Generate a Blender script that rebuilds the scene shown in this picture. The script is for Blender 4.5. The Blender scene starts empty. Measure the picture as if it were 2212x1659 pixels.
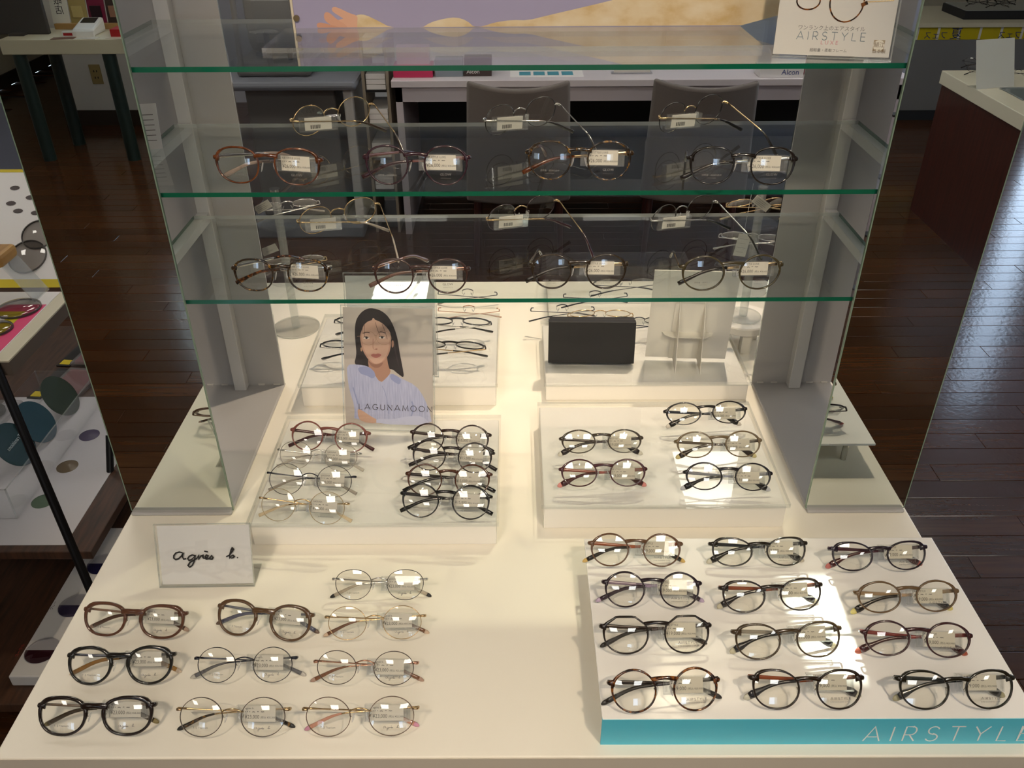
import bpy, bmesh, math, random
import numpy as np
from mathutils import Vector, Matrix
random.seed(7)
sc = bpy.context.scene
C = sc.collection
PI = math.pi
TZ = 0.70                      # table top height above the floor

# ------------------------------------------------------------------ camera
F_PX, CAM = 1859.2288, np.array([-0.0054, -1.0323, 0.8977 + TZ])
_p, _y, _r = map(math.radians, (32.582, -0.245, -0.3762))
FW = np.array([math.sin(_y) * math.cos(_p), math.cos(_y) * math.cos(_p), -math.sin(_p)])
_rt = np.cross(FW, [0, 0, 1.0]); _rt /= np.linalg.norm(_rt); _up = np.cross(_rt, FW)
RT = _rt * math.cos(_r) + _up * math.sin(_r)
UP = -_rt * math.sin(_r) + _up * math.cos(_r)
cd = bpy.data.cameras.new('camera'); cam = bpy.data.objects.new('camera', cd); C.objects.link(cam)
cd.sensor_width = 36.0; cd.lens = F_PX * 36.0 / 2212.0; cd.clip_start = 0.02; cd.clip_end = 60
_m = Matrix(((RT[0], UP[0], -FW[0], CAM[0]), (RT[1], UP[1], -FW[1], CAM[1]), (RT[2], UP[2], -FW[2], CAM[2]), (0, 0, 0, 1)))
cam.matrix_world = _m
sc.camera = cam

# ------------------------------------------------------------------ sky, sun, exposure
w = bpy.data.worlds.new('world'); sc.world = w; w.use_nodes = True
wb = w.node_tree.nodes['Background']; wb.inputs[0].default_value = (0.62, 0.78, 1.0, 1); wb.inputs[1].default_value = 6.5
SUN_DIR = Vector((-0.035, -0.68, -0.733)).normalized()
sl = bpy.data.lights.new('sun', 'SUN'); sl.energy = 22; sl.angle = 0.009; sl.color = (1, 0.95, 0.86)
so = bpy.data.objects.new('sun', sl); C.objects.link(so); so.location = (0, 3, 5)
so.rotation_euler = SUN_DIR.to_track_quat('-Z', 'Y').to_euler()
vs = sc.view_settings
vs.view_transform = 'Standard'; vs.look = 'None'; vs.gamma = 1.0; vs.use_curve_mapping = False
vs.exposure = 0.02
cy = sc.cycles
cy.max_bounces = 10; cy.transparent_max_bounces = 40; cy.glossy_bounces = 6; cy.diffuse_bounces = 4
cy.caustics_reflective = False; cy.caustics_refractive = False; cy.sample_clamp_indirect = 4.0

def ray(x, y): return RT * (x - 1106) / F_PX - UP * (y - 829.5) / F_PX + FW
def atz(x, y, z): d = ray(x, y); return Vector(CAM + d * (z - CAM[2]) / d[2])
def aty(x, y, Y): d = ray(x, y); return Vector(CAM + d * (Y - CAM[1]) / d[1])

# ------------------------------------------------------------------ materials
def lin(c): return tuple(((v / 255) / 12.92 if v / 255 <= 0.04045 else ((v / 255 + 0.055) / 1.055) ** 2.4) for v in c)
MATS = {}
def pm(name, col, rough=0.5, metal=0.0, spec=0.5, coat=0.0, emit=0.0, bump=0.0, bscale=200.0, vary=0.0, vscale=8.0, clear=0.0, sheen=0.0):
    if name in MATS: return MATS[name]
    m = bpy.data.materials.new(name); m.use_nodes = True; MATS[name] = m
    nt = m.node_tree; b = nt.nodes['Principled BSDF']; l = lin(col)
    b.inputs['Base Color'].default_value = (*l, 1); b.inputs['Roughness'].default_value = rough
    b.inputs['Metallic'].default_value = metal; b.inputs['Specular IOR Level'].default_value = spec
    b.inputs['Coat Weight'].default_value = coat; b.inputs['Sheen Weight'].default_value = sheen
    if emit: b.inputs['Emission Color'].default_value = (*l, 1); b.inputs['Emission Strength'].default_value = emit
    if bump or vary:
        tc = nt.nodes.new('ShaderNodeTexCoord'); nz = nt.nodes.new('ShaderNodeTexNoise')
        nt.links.new(tc.outputs['Object'], nz.inputs['Vector']); nz.inputs['Scale'].default_value = bscale if bump else vscale
        nz.inputs['Detail'].default_value = 4
        if bump:
            bp = nt.nodes.new('ShaderNodeBump'); bp.inputs['Strength'].default_value = bump; bp.inputs['Distance'].default_value = 0.002
            nt.links.new(nz.outputs['Fac'], bp.inputs['Height']); nt.links.new(bp.outputs['Normal'], b.inputs['Normal'])
        if vary:
            mp = nt.nodes.new('ShaderNodeMapRange'); mp.inputs['To Min'].default_value = 1 - vary; mp.inputs['To Max'].default_value = 1 + vary
            nt.links.new(nz.outputs['Fac'], mp.inputs['Value'])
            mx = nt.nodes.new('ShaderNodeMix'); mx.data_type = 'RGBA'; mx.blend_type = 'MULTIPLY'; mx.inputs['Factor'].default_value = 1
            mx.inputs['A'].default_value = (*l, 1); nt.links.new(mp.outputs['Result'], mx.inputs['B']); nt.links.new(mx.outputs['Result'], b.inputs['Base Color'])
    if clear:
        tr = nt.nodes.new('ShaderNodeBsdfTransparent'); tr.inputs[0].default_value = (*[min(1, 0.25 + v ** 0.55) for v in l], 1)
        mix = nt.nodes.new('ShaderNodeMixShader'); mix.inputs[0].default_value = clear
        out = nt.nodes['Material Output']; nt.links.new(b.outputs[0], mix.inputs[1]); nt.links.new(tr.outputs[0], mix.inputs[2]); nt.links.new(mix.outputs[0], out.inputs[0])
    return m
def glassy(name, tint=(0.97, 0.98, 0.98), f0=0.045, rough=0.0, gl=(1, 1, 1), haze=0.0, hcol=(0.9, 0.9, 0.9)):
    """thin clear sheet: straight-through transmission plus Schlick reflection"""
    if name in MATS: return MATS[name]
    m = bpy.data.materials.new(name); m.use_nodes = True; MATS[name] = m; nt = m.node_tree; nt.nodes.clear()
    N = nt.nodes.new; out = N('ShaderNodeOutputMaterial'); tr = N('ShaderNodeBsdfTransparent'); tr.inputs[0].default_value = (*tint, 1)
    g = N('ShaderNodeBsdfGlossy'); g.inputs['Roughness'].default_value = rough; g.inputs['Color'].default_value = (*gl, 1)
    lw = N('ShaderNodeLayerWeight'); lw.inputs[0].default_value = 0.5
    pw = N('ShaderNodeMath'); pw.operation = 'POWER'; pw.inputs[1].default_value = 5; nt.links.new(lw.outputs['Facing'], pw.inputs[0])
    ma = N('ShaderNodeMath'); ma.operation = 'MULTIPLY_ADD'; ma.inputs[1].default_value = 1 - f0; ma.inputs[2].default_value = f0
    nt.links.new(pw.outputs[0], ma.inputs[0]); mx = N('ShaderNodeMixShader'); nt.links.new(ma.outputs[0], mx.inputs[0])
    base = tr
    if haze:
        df = N('ShaderNodeBsdfDiffuse'); df.inputs[0].default_value = (*hcol, 1); hx = N('ShaderNodeMixShader'); hx.inputs[0].default_value = haze
        nt.links.new(tr.outputs[0], hx.inputs[1]); nt.links.new(df.outputs[0], hx.inputs[2]); base = hx
    nt.links.new(base.outputs[0], mx.inputs[1]); nt.links.new(g.outputs[0], mx.inputs[2]); nt.links.new(mx.outputs[0], out.inputs[0])
    return m
def ramp_mat(name, stops, scale, rough=0.2, detail=3, stretch=(1, 1, 1), coat=0.5, dist=0.0):
    if name in MATS: return MATS[name]
    m = bpy.data.materials.new(name); m.use_nodes = True; MATS[name] = m; nt = m.node_tree; b = nt.nodes['Principled BSDF']
    tc = nt.nodes.new('ShaderNodeTexCoord'); mp = nt.nodes.new('ShaderNodeMapping'); mp.inputs['Scale'].default_value = stretch
    nz = nt.nodes.new('ShaderNodeTexNoise'); nz.inputs['Scale'].default_value = scale; nz.inputs['Detail'].default_value = detail; nz.inputs['Distortion'].default_value = dist
    cr = nt.nodes.new('ShaderNodeValToRGB'); e = cr.color_ramp.elements
    while len(e) < len(stops): e.new(0.5)
    for k, (p, c) in enumerate(stops): e[k].position = p; e[k].color = (*lin(c), 1)
    nt.links.new(tc.outputs['Object'], mp.inputs[0]); nt.links.new(mp.outputs[0], nz.inputs['Vector']); nt.links.new(nz.outputs['Fac'], cr.inputs[0]); nt.links.new(cr.outputs[0], b.inputs['Base Color'])
    b.inputs['Roughness'].default_value = rough; b.inputs['Coat Weight'].default_value = coat
    return m
def floor_mat():
    m = bpy.data.materials.new('dark_wood_flooring'); m.use_nodes = True; nt = m.node_tree; b = nt.nodes['Principled BSDF']; N = nt.nodes.new; L = nt.links.new
    ge = N('ShaderNodeNewGeometry'); sp = N('ShaderNodeSeparateXYZ'); L(ge.outputs['Position'], sp.inputs[0])
    def M(op, a, b_=None, c=None):
        n = N('ShaderNodeMath'); n.operation = op
        for i, v in enumerate((a, b_, c)):
            if v is None: continue
            if isinstance(v, (int, float)): n.inputs[i].default_value = v
            else: L(v, n.inputs[i])
        return n.outputs[0]
    row = M('FLOOR', M('DIVIDE', sp.outputs['Y'], PLANK_W)); off = M('MULTIPLY', M('FRACT', M('MULTIPLY', row, 0.387)), PLANK_L)
    idx = M('FLOOR', M('DIVIDE', M('ADD', sp.outputs['X'], off), PLANK_L))
    cb = N('ShaderNodeCombineXYZ'); L(row, cb.inputs[0]); L(idx, cb.inputs[1]); wn = N('ShaderNodeTexWhiteNoise'); L(cb.outputs[0], wn.inputs['Vector'])
    cb2 = N('ShaderNodeCombineXYZ'); L(M('MULTIPLY', sp.outputs['X'], 2.2), cb2.inputs[0]); L(M('MULTIPLY', sp.outputs['Y'], 38.0), cb2.inputs[1]); L(M('MULTIPLY', wn.outputs['Value'], 40.0), cb2.inputs[2])
    nz = N('ShaderNodeTexNoise'); nz.inputs['Scale'].default_value = 1.6; nz.inputs['Detail'].default_value = 5; nz.inputs['Distortion'].default_value = 0.8; L(cb2.outputs[0], nz.inputs['Vector'])
    v = M('ADD', M('MULTIPLY_ADD', wn.outputs['Value'], 0.24, 0.13), M('MULTIPLY', nz.outputs['Fac'], 0.5))
    cr = N('ShaderNodeValToRGB'); e = cr.color_ramp.elements; e[0].position = 0.15; e[0].color = (*lin((42, 25, 14)), 1); e[1].position = 0.85; e[1].color = (*lin((98, 60, 34)), 1)
    k = e.new(0.5); k.color = (*lin((68, 40, 22)), 1)
    L(v, cr.inputs[0]); L(cr.outputs[0], b.inputs['Base Color']); b.inputs['Roughness'].default_value = 0.17; b.inputs['Specular IOR Level'].default_value = 0.6
    n2 = N('ShaderNodeTexNoise'); n2.inputs['Scale'].default_value = 55; n2.inputs['Detail'].default_value = 2; L(ge.outputs['Position'], n2.inputs['Vector'])
    bp = N('ShaderNodeBump'); bp.inputs['Strength'].default_value = 0.12; bp.inputs['Distance'].default_value = 0.003; L(n2.outputs['Fac'], bp.inputs['Height']); L(bp.outputs[0], b.inputs['Normal'])
    return m
PLANK_W, PLANK_L = 0.0778, 0.91

WHITE = pm('white_laminate', (236, 231, 218), 0.32, bump=0.02, bscale=60)
RISER = pm('white_riser_acrylic', (240, 237, 230), 0.25)
GREY = pm('grey_painted_steel', (168, 167, 167), 0.5, bump=0.05, bscale=600)
GREYL = pm('light_grey_steel', (198, 198, 197), 0.4)
MIRROR = pm('mirror_silver', (228, 234, 228), 0.0, metal=1.0)
ACR = glassy('clear_acrylic', (0.975, 0.98, 0.98), 0.045)
ACRE = glassy('acrylic_edge', (0.9, 0.92, 0.91), 0.08, haze=0.16, hcol=(0.92, 0.92, 0.9))
SHELF = glassy('shelf_glass', (0.93, 0.955, 0.945), 0.05)
GEDGE = pm('green_glass_edge', (10, 88, 66), 0.06, spec=0.8, coat=0.6)
BEDGE = glassy('rear_glass_edge', (0.75, 0.8, 0.78), 0.2, haze=0.45, hcol=(0.8, 0.82, 0.8))
LENS = glassy('demo_lens', (0.985, 0.98, 0.96), 0.085, gl=(1, 1, 1))
LENSB = glassy('coated_demo_lens', (0.98, 0.965, 0.91), 0.09, gl=(0.86, 0.93, 1))
TAGC = glassy('tag_plastic', (0.97, 0.975, 0.975), 0.04, haze=0.03)
LABEL = pm('label_paper', (238, 233, 222), 0.6)
INK = pm('black_ink', (28, 26, 26), 0.6)
GINK = pm('grey_ink', (120, 118, 115), 0.6)
BLACK = pm('black_plastic', (20, 20, 21), 0.35)
DARKM = pm('dark_metal', (24, 24, 26), 0.35, metal=0.6)
PAD = glassy('silicone_pad', (0.9, 0.91, 0.92), 0.08, haze=0.25)
PAPER = pm('white_paper', (236, 234, 232), 0.55)
SILVER = pm('silver_metal', (200, 198, 194), 0.18, metal=1.0)
GOLD = pm('pale_gold_metal', (206, 178, 136), 0.2, metal=1.0)
GUN = pm('gunmetal', (70, 72, 82), 0.22, metal=1.0)

# ------------------------------------------------------------------ builders
def link(o, parent=None, loc=None):
    C.objects.link(o)
    if parent is not None: o.parent = parent
    if loc is not None: o.location = loc
    return o
def tag(o, label, cat=None, group=None, kind=None):
    o['label'] = label
    if cat: o['category'] = cat
    if group: o['group'] = group
    if kind: o['kind'] = kind
    return o
def empty(name, loc, label, cat, group=None, rz=0.0):
    o = bpy.data.objects.new(name, None); o.empty_display_size = 0.02; link(o); o.location = loc; o.rotation_euler = (0, 0, rz)
    return tag(o, label, cat, group)
def mesh(name, V, Fc, mat, parent=None, loc=None, smooth=False, mats=None, midx=None):
    me = bpy.data.meshes.new(name); me.from_pydata([tuple(map(float, v)) for v in V], [], [tuple(map(int, f)) for f in Fc]); me.update()
    for m in (mats or [mat]): me.materials.append(m)
    if midx is not None: me.polygons.foreach_set('material_index', midx)
    if smooth: me.polygons.foreach_set('use_smooth', [True] * len(me.polygons))
    return link(bpy.data.objects.new(name, me), parent, loc)
class G:
    """collects geometry for one mesh"""
    def __init__(s): s.v = []; s.f = []; s.m = []
    def add(s, V, Fc, mi=0):
        o = len(s.v); s.v += [tuple(v) for v in V]; s.f += [tuple(i + o for i in f) for f in Fc]; s.m += [mi] * len(Fc); return s
    def box(s, x0, x1, y0, y1, z0, z1, mi=0, bev=0.0):
        if bev:
            V = []; b = min(bev, abs(x1 - x0) / 2.01, abs(y1 - y0) / 2.01, abs(z1 - z0) / 2.01)
            bm = bmesh.new(); bmesh.ops.create_cube(bm, size=1)
            for v in bm.verts: v.co = Vector(((x0 + x1) / 2 + v.co.x * (x1 - x0), (y0 + y1) / 2 + v.co.y * (y1 - y0), (z0 + z1) / 2 + v.co.z * (z1 - z0)))
            bmesh.ops.bevel(bm, geom=bm.edges[:], offset=b, segments=2, affect='EDGES', profile=0.5)
            bm.verts.index_update(); V = [v.co[:] for v in bm.verts]; Fc = [[v.index for v in f.verts] for f in bm.faces]; bm.free()
            return s.add(V, Fc, mi)
        V = [(x, y, z) for x in (x0, x1) for y in (y0, y1) for z in (z0, z1)]
        return s.add(V, [(0, 1, 3, 2), (4, 6, 7, 5), (0, 4, 5, 1), (2, 3, 7, 6), (0, 2, 6, 4), (1, 5, 7, 3)], mi)
    def cyl(s, p0, p1, r0, r1=None, n=16, mi=0, caps=True):
        p0, p1 = Vector(p0), Vector(p1); r1 = r0 if r1 is None else r1; d = (p1 - p0).normalized()
        a = d.orthogonal().normalized(); b = d.cross(a); V = []
        for k in range(n):
            t = 2 * PI * k / n; q = a * math.cos(t) + b * math.sin(t); V += [(p0 + q * r0)[:], (p1 + q * r1)[:]]
        Fc = [(2 * k, 2 * ((k + 1) % n), 2 * ((k + 1) % n) + 1, 2 * k + 1) for k in range(n)]
        if caps: Fc += [tuple(2 * k for k in reversed(range(n))), tuple(2 * k + 1 for k in range(n))]
        return s.add(V, Fc, mi)
    def lathe(s, prof, c=(0, 0, 0), n=32, mi=0):
        V = []; k = len(prof)
        for i in range(n):
            t = 2 * PI * i / n
            for r, z in prof: V.append((c[0] + r * math.cos(t), c[1] + r * math.sin(t), c[2] + z))
        Fc = [(i * k + j, ((i + 1) % n) * k + j, ((i + 1) % n) * k + j + 1, i * k + j + 1) for i in range(n) for j in range(k - 1)]
        return s.add(V, Fc, mi)
    def poly(s, pts, z0, z1, mi=0):
        n = len(pts); V = [(x, y, z0) for x, y in pts] + [(x, y, z1) for x, y in pts]
        return s.add(V, [tuple(reversed(range(n))), tuple(range(n, 2 * n))] + [(i, (i + 1) % n, n + (i + 1) % n, n + i) for i in range(n)], mi)
    def xf(s, fn): s.v = [tuple(fn(v)) for v in s.v]; return s
    def build(s, name, mat, parent=None, smooth=False, loc=None, mats=None):
        return mesh(name, s.v, s.f, mat, parent, loc, smooth, mats, s.m if mats else None)
def smooth_by_angle(o, ang=0.6):
    me = o.data; me.polygons.foreach_set('use_smooth', [True] * len(me.polygons))
    bm = bmesh.new(); bm.from_mesh(me)
    for e in bm.edges:
        if len(e.link_faces) == 2 and e.calc_face_angle(0) > ang: e.smooth = False
    bm.to_mesh(me); bm.free(); return o

def sweep(path, hw, hh, n=10, flat=None, up=(0, 0, 1), power=2.0):
    """elliptic section swept along path; hw across (perpendicular to up), hh along up; returns V,F"""
    P = [Vector(p) for p in path]; V = []; k = len(P)
    for i, p in enumerate(P):
        t = (P[min(i + 1, k - 1)] - P[max(i - 1, 0)]).normalized(); u = Vector(up); sd = t.cross(u)
        if sd.length < 1e-5: sd = t.orthogonal()
        sd.normalize(); u2 = sd.cross(t).normalized()
        a = hw[i] if hasattr(hw, '__len__') else hw; b = hh[i] if hasattr(hh, '__len__') else hh
        for j in range(n):
            th = 2 * PI * j / n; c, s = math.cos(th), math.sin(th)
            c = math.copysign(abs(c) ** (2 / power), c); s = math.copysign(abs(s) ** (2 / power), s)
            V.append((p + sd * (a * c) + u2 * (b * s))[:])
    Fc = [(i * n + j, i * n + (j + 1) % n, (i + 1) * n + (j + 1) % n, (i + 1) * n + j) for i in range(k - 1) for j in range(n)]
    Fc += [tuple(reversed(range(n))), tuple((k - 1) * n + j for j in range(n))]
    return V, Fc

# --- lettering
_txt = {}
def text2d(body, size, align='LEFT', offset=0.0, shear=0.0, sx=1.0):
    key = (body, size, align, offset, shear, sx)
    if key not in _txt:
        cu = bpy.data.curves.new('t', 'FONT'); cu.body = body; cu.size = size; cu.align_x = align; cu.offset = offset; cu.shear = shear; cu.resolution_u = 2
        o = bpy.data.objects.new('t', cu); C.objects.link(o); dg = bpy.context.evaluated_depsgraph_get(); dg.update()
        me = o.evaluated_get(dg).to_mesh(); V = [(v.co.x * sx, v.co.y) for v in me.vertices]; Fc = [tuple(p.vertices) for p in me.polygons]
        o.evaluated_get(dg).to_mesh_clear(); bpy.data.objects.remove(o); bpy.data.curves.remove(cu); _txt[key] = (V, Fc)
    return _txt[key]
def arc(cx, cy_, rx, ry, a0, a1, n=10): return [(cx + rx * math.cos(math.radians(a0 + (a1 - a0) * k / n)), cy_ + ry * math.sin(math.radians(a0 + (a1 - a0) * k / n))) for k in range(n + 1)]
STK = {  # width, strokes in a 1-high cell
 'A': (0.95, [[(0, 0), (0.475, 1), (0.95, 0)], [(0.2, 0.3), (0.75, 0.3)]]),
 'I': (0.1, [[(0.05, 0), (0.05, 1)]]),
 'R': (0.72, [[(0.05, 0), (0.05, 1), (0.42, 1)] + arc(0.42, 0.72, 0.26, 0.28, 90, -90) + [(0.05, 0.44)], [(0.35, 0.44), (0.72, 0)]]),
 'S': (0.72, [arc(0.36, 0.74, 0.3, 0.26, 20, 270) + arc(0.36, 0.25, 0.33, 0.25, 90, -160)]),
 'T': (0.8, [[(0, 1), (0.8, 1)], [(0.4, 1), (0.4, 0)]]),
 'Y': (0.85, [[(0, 1), (0.42, 0.48), (0.85, 1)], [(0.42, 0.48), (0.42, 0)]]),
 'L': (0.6, [[(0.05, 1), (0.05, 0), (0.6, 0)]]),
 'E': (0.65, [[(0.65, 1), (0.05, 1), (0.05, 0), (0.65, 0)], [(0.05, 0.52), (0.6, 0.52)]]),
 'G': (0.95, [arc(0.48, 0.5, 0.45, 0.5, 45, 340) + [(0.9, 0.42), (0.58, 0.42)]]),
 'U': (0.78, [[(0.05, 1), (0.05, 0.35)] + arc(0.39, 0.34, 0.34, 0.34, 180, 360) + [(0.73, 1)]]),
 'N': (0.85, [[(0.05, 0), (0.05, 1), (0.8, 0), (0.8, 1)]]),
 'M': (1.0, [[(0.03, 0), (0.12, 1), (0.5, 0.1), (0.88, 1), (0.97, 0)]]),
 'O': (1.0, [arc(0.5, 0.5, 0.48, 0.5, 0, 360, 22)]),
 'X': (0.8, [[(0, 0), (0.8, 1)], [(0, 1), (0.8, 0)]])}
def ribbon(pts, wd):
    P = [Vector((x, y, 0)) for x, y in pts]; V = []; k = len(P)
    for i, p in enumerate(P):
        t = (P[min(i + 1, k - 1)] - P[max(i - 1, 0)]); t = t.normalized() if t.length > 1e-9 else Vector((1, 0, 0)); n = Vector((-t.y, t.x, 0)) * wd / 2
        e = 1.0
        if 0 < i < k - 1:
            a = (P[i] - P[i - 1]).normalized(); e = min(2.2, 1 / max(0.35, Vector((-a.y, a.x, 0)).dot(Vector((-t.y, t.x, 0)))))
        V += [(p.x + n.x * e, p.y + n.y * e), (p.x - n.x * e, p.y - n.y * e)]
    return V, [(2 * i, 2 * i + 1, 2 * i + 3, 2 * i + 2) for i in range(k - 1)]
def strokes2d(lines, wd):
    V = []; Fc = []
    for l in lines:
        v, f = ribbon(l, wd); o = len(V); V += v; Fc += [tuple(i + o for i in q) for q in f]
    return V, Fc
def word2d(wordtxt, h, wd, gap=0.32, sx=1.0):
    x = 0; L = []
    for ch in wordtxt:
        if ch == ' ': x += 0.6; continue
        ww, st = STK[ch]; L += [[((x + px) * h * sx, py * h) for px, py in s] for s in st]; x += ww + gap
    V, Fc = strokes2d(L, wd); return V, Fc, (x - gap) * h * sx
SCRIPT = [[(1300, 960), (1278, 953), (1252, 960), (1235, 980), (1232, 1000), (1246, 1011), (1268, 1004), (1290, 983), (1301, 962), (1295, 990), (1303, 1008), (1322, 1005)],
 [(1388, 984), (1368, 977), (1345, 987), (1332, 1005), (1340, 1019), (1360, 1012), (1388, 985), (1378, 1025), (1360, 1058), (1340, 1072), (1330, 1060), (1345, 1035), (1400, 1003)],
 [(1400, 1003), (1412, 980), (1413, 1010), (1428, 986), (1441, 981), (1446, 1005), (1456, 1005), (1474, 997), (1481, 984), (1470, 979), (1459, 993), (1464, 1010), (1485, 1008), (1508, 983), (1514, 999), (1506, 1012), (1490, 1010)],
 [(1455, 949), (1482, 956)],
 [(1608, 995), (1632, 984), (1655, 955), (1667, 936), (1660, 929), (1648, 943), (1634, 985), (1634, 1003), (1646, 990), (1660, 984), (1667, 993), (1655, 1004), (1640, 1005)],
 [(1686, 1000), (1692, 1006)]]
def script2d(width, wd):
    s = width / 470.0; return strokes2d([[((x - 1462) * s, (1000 - y) * s) for x, y in l] for l in SCRIPT], wd)
def merge2d(*parts):
    V = []; Fc = []
    for (v, f), dx, dy in parts:
        o = len(V); V += [(x + dx, y + dy) for x, y in v]; Fc += [tuple(i + o for i in q) for q in f]
    return V, Fc
def flat(name, v2, mat, fn, parent, **k):
    """2-D shapes put on a surface by fn(x, y) -> point"""
    V, Fc = v2[:2]; return mesh(name, [fn(x, y) for x, y in V], Fc, mat, parent, **k)

# ================================================================== SETTING
FX0, FX1, FY0, FY1, CZ = -3.87, 4.2, -6.5, 5.2, 2.70
FLOORM = floor_mat()
fl = tag(G().box(FX0, FX1, FY0, FY1, -0.1, -0.008).build('floor', pm('subfloor', (18, 10, 6), 0.8)), 'dark brown glossy wooden plank floor of the shop', kind='structure')
pl = []
for r in range(math.floor(FY0 / PLANK_W), math.ceil(FY1 / PLANK_W)):
    off = ((r * 0.387) % 1.0) * PLANK_L
    for i in range(math.floor((FX0 + off) / PLANK_L), math.ceil((FX1 + off) / PLANK_L)):
        x0 = i * PLANK_L - off; y0 = r * PLANK_W
        if x0 < FX0 - 0.01 - PLANK_L / 2 or x0 + PLANK_L > FX1 + PLANK_L / 2: continue
        cx, cy2 = x0 + PLANK_L / 2, y0 + PLANK_W / 2
        best = 0
        for yy in (cy2, -cy2):       # seen straight, or in the mirrors
            d = np.array([cx, yy, 0.0]) - CAM; zz = d @ FW
            if zz <= 0.2: continue
            px, py = 1106 + F_PX * (d @ RT) / zz, 829.5 - F_PX * (d @ UP) / zz
            if not (-250 < px < 2460 and -50 < py < 1700): continue
            if yy == cy2 and (cy2 > 0) : s = (1.0 if (px > 1950 or px < 300 or (600 < px < 1650 and 430 < py < 620)) else 0.05)
            elif yy != cy2 and cy2 < 0: s = 1.0 if (px < 500 or px > 1730) else 0
            elif yy == cy2: s = 1.0 if (px > 1950 or px < 250) else 0
            else: s = 0
            best = max(best, s / zz ** 2)
        pl.append((best, x0, y0))
pl.sort(key=lambda t: -t[0])
pg = G().box(0.0008, PLANK_L - 0.0008, 0.0008, PLANK_W - 0.0008, -0.008, 0.0, bev=0.0012)
pme = None
for k, (s, x0, y0) in enumerate(pl[:300]):
    if pme is None: o = pg.build('plank', FLOORM, fl); pme = o.data
    else: o = link(bpy.data.objects.new('plank', pme), fl)
    o.location = (x0, y0, 0)
g = G()
for s, x0, y0 in pl[300:]: g.box(max(x0, FX0) + 0.0008, min(x0 + PLANK_L, FX1) - 0.0008, y0 + 0.0008, y0 + PLANK_W - 0.0008, -0.008, 0.0)
o = g.build('far_planks', FLOORM, fl); o['kind'] = 'stuff'

WALLW = pm('cream_wall', (214, 206, 190), 0.8, bump=0.05, bscale=120)
WALLG = pm('grey_wall', (168, 170, 178), 0.7, bump=0.04, bscale=120)
BASE = pm('dark_baseboard', (44, 33, 28), 0.5)
def struct(name, gg, mat, label=None, **k): o = gg.build(name, mat, **k); o['kind'] = 'structure'; o['label'] = label or name.replace('_', ' '); return o
struct('wall_left', G().box(FX0 - 0.1, FX0, FY0, FY1, 0, CZ), WALLW, 'cream painted side wall with dark baseboard')
struct('baseboard_left', G().box(FX0, FX0 + 0.015, FY0, FY1, 0, 0.09), BASE, 'dark wooden baseboard of the cream wall')
FWN = [(-2.55, -1.85), (0.4, 1.1)]; FZ0, FZ1 = 1.15, 1.85
g = G().box(-2.94, FWN[0][0], -4.78, -4.66, 0, CZ).box(FWN[0][1], FWN[1][0], -4.78, -4.66, 0, CZ).box(FWN[1][1], 1.2, -4.78, -4.66, 0, CZ)
for a, b in FWN: g.box(a, b, -4.78, -4.66, 0, FZ0).box(a, b, -4.78, -4.66, FZ1, CZ)
struct('wall_front', g, pm('pale_wall', (206, 202, 200), 0.8), 'pale wall with a power outlet behind the viewer')
struct('baseboard_front', G().box(-2.94, 1.2, -4.66, -4.645, 0, 0.095), BASE, 'dark baseboard below the pale wall')
struct('wall_far_front', G().box(FX0, -2.94, FY0 - 0.1, FY0, 0, CZ).box(1.2, FX1, FY0 - 0.1, FY0, 0, CZ), WALLW, 'cream wall of the recess')
struct('wall_recess', G().box(-2.94, -2.84, FY0, -4.78, 0, CZ).box(1.1, 1.2, FY0, -4.78, 0, CZ), WALLW, 'cream return walls of the recesses')
# right wall with one big window
g = G(); WY0, WY1, WZ0, WZ1 = 2.6, 3.8, 0.9, 2.2
g.box(FX1, FX1 + 0.12, FY0, WY0, 0, CZ).box(FX1, FX1 + 0.12, WY1, FY1, 0, CZ).box(FX1, FX1 + 0.12, WY0, WY1, 0, WZ0).box(FX1, FX1 + 0.12, WY0, WY1, WZ1, CZ)
struct('wall_right', g, WALLG, 'grey side wall with a wide window')
# back wall with window openings
BW = [(3.74, 4.08)]; BZ0, BZ1 = 0.85, 2.3
g = G(); xs = [FX0] + [v for a in BW for v in a] + [FX1]
for k in range(0, len(xs), 2): g.box(xs[k], xs[k + 1], FY1, FY1 + 0.12, 0, CZ)
for a, b in BW: g.box(a, b, FY1, FY1 + 0.12, 0, BZ0 if a < 1 else 0.06).box(a, b, FY1, FY1 + 0.12, BZ1 if a < 1 else 2.62, CZ)
struct('wall_back', g, WALLG, 'grey blue wall behind the consultation desk')
PANE = glassy('window_pane', (0.95, 0.97, 0.98), 0.05); WFR = pm('window_frame_white', (225, 228, 230), 0.4)
def window(n, g_frame, g_pane, label):
    o = struct(f'window_{n}', g_frame, WFR, label); g_pane.build('pane', PANE, o)
for k, (a, b) in enumerate(BW):
    z0 = BZ0 if a < 1 else 0.06; BZ1_ = BZ1; BZ1 = BZ1 if a < 1 else 2.62; f = G(); t = 0.04
    f.box(a, b, FY1 + 0.02, FY1 + 0.08, z0, z0 + t).box(a, b, FY1 + 0.02, FY1 + 0.08, BZ1 - t, BZ1).box(a, a + t, FY1 + 0.02, FY1 + 0.08, z0 + t, BZ1 - t).box(b - t, b, FY1 + 0.02, FY1 + 0.08, z0 + t, BZ1 - t)
    window(k + 1, f, G().box(a + t, b - t, FY1 + 0.045, FY1 + 0.051, z0 + t, BZ1 - t), 'tall white framed glass door panel in the back wall'); BZ1 = BZ1_
f = G(); t = 0.05; xx = FX1 + 0.03
f.box(xx, xx + 0.06, WY0, WY1, WZ0, WZ0 + t).box(xx, xx + 0.06, WY0, WY1, WZ1 - t, WZ1)
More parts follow.
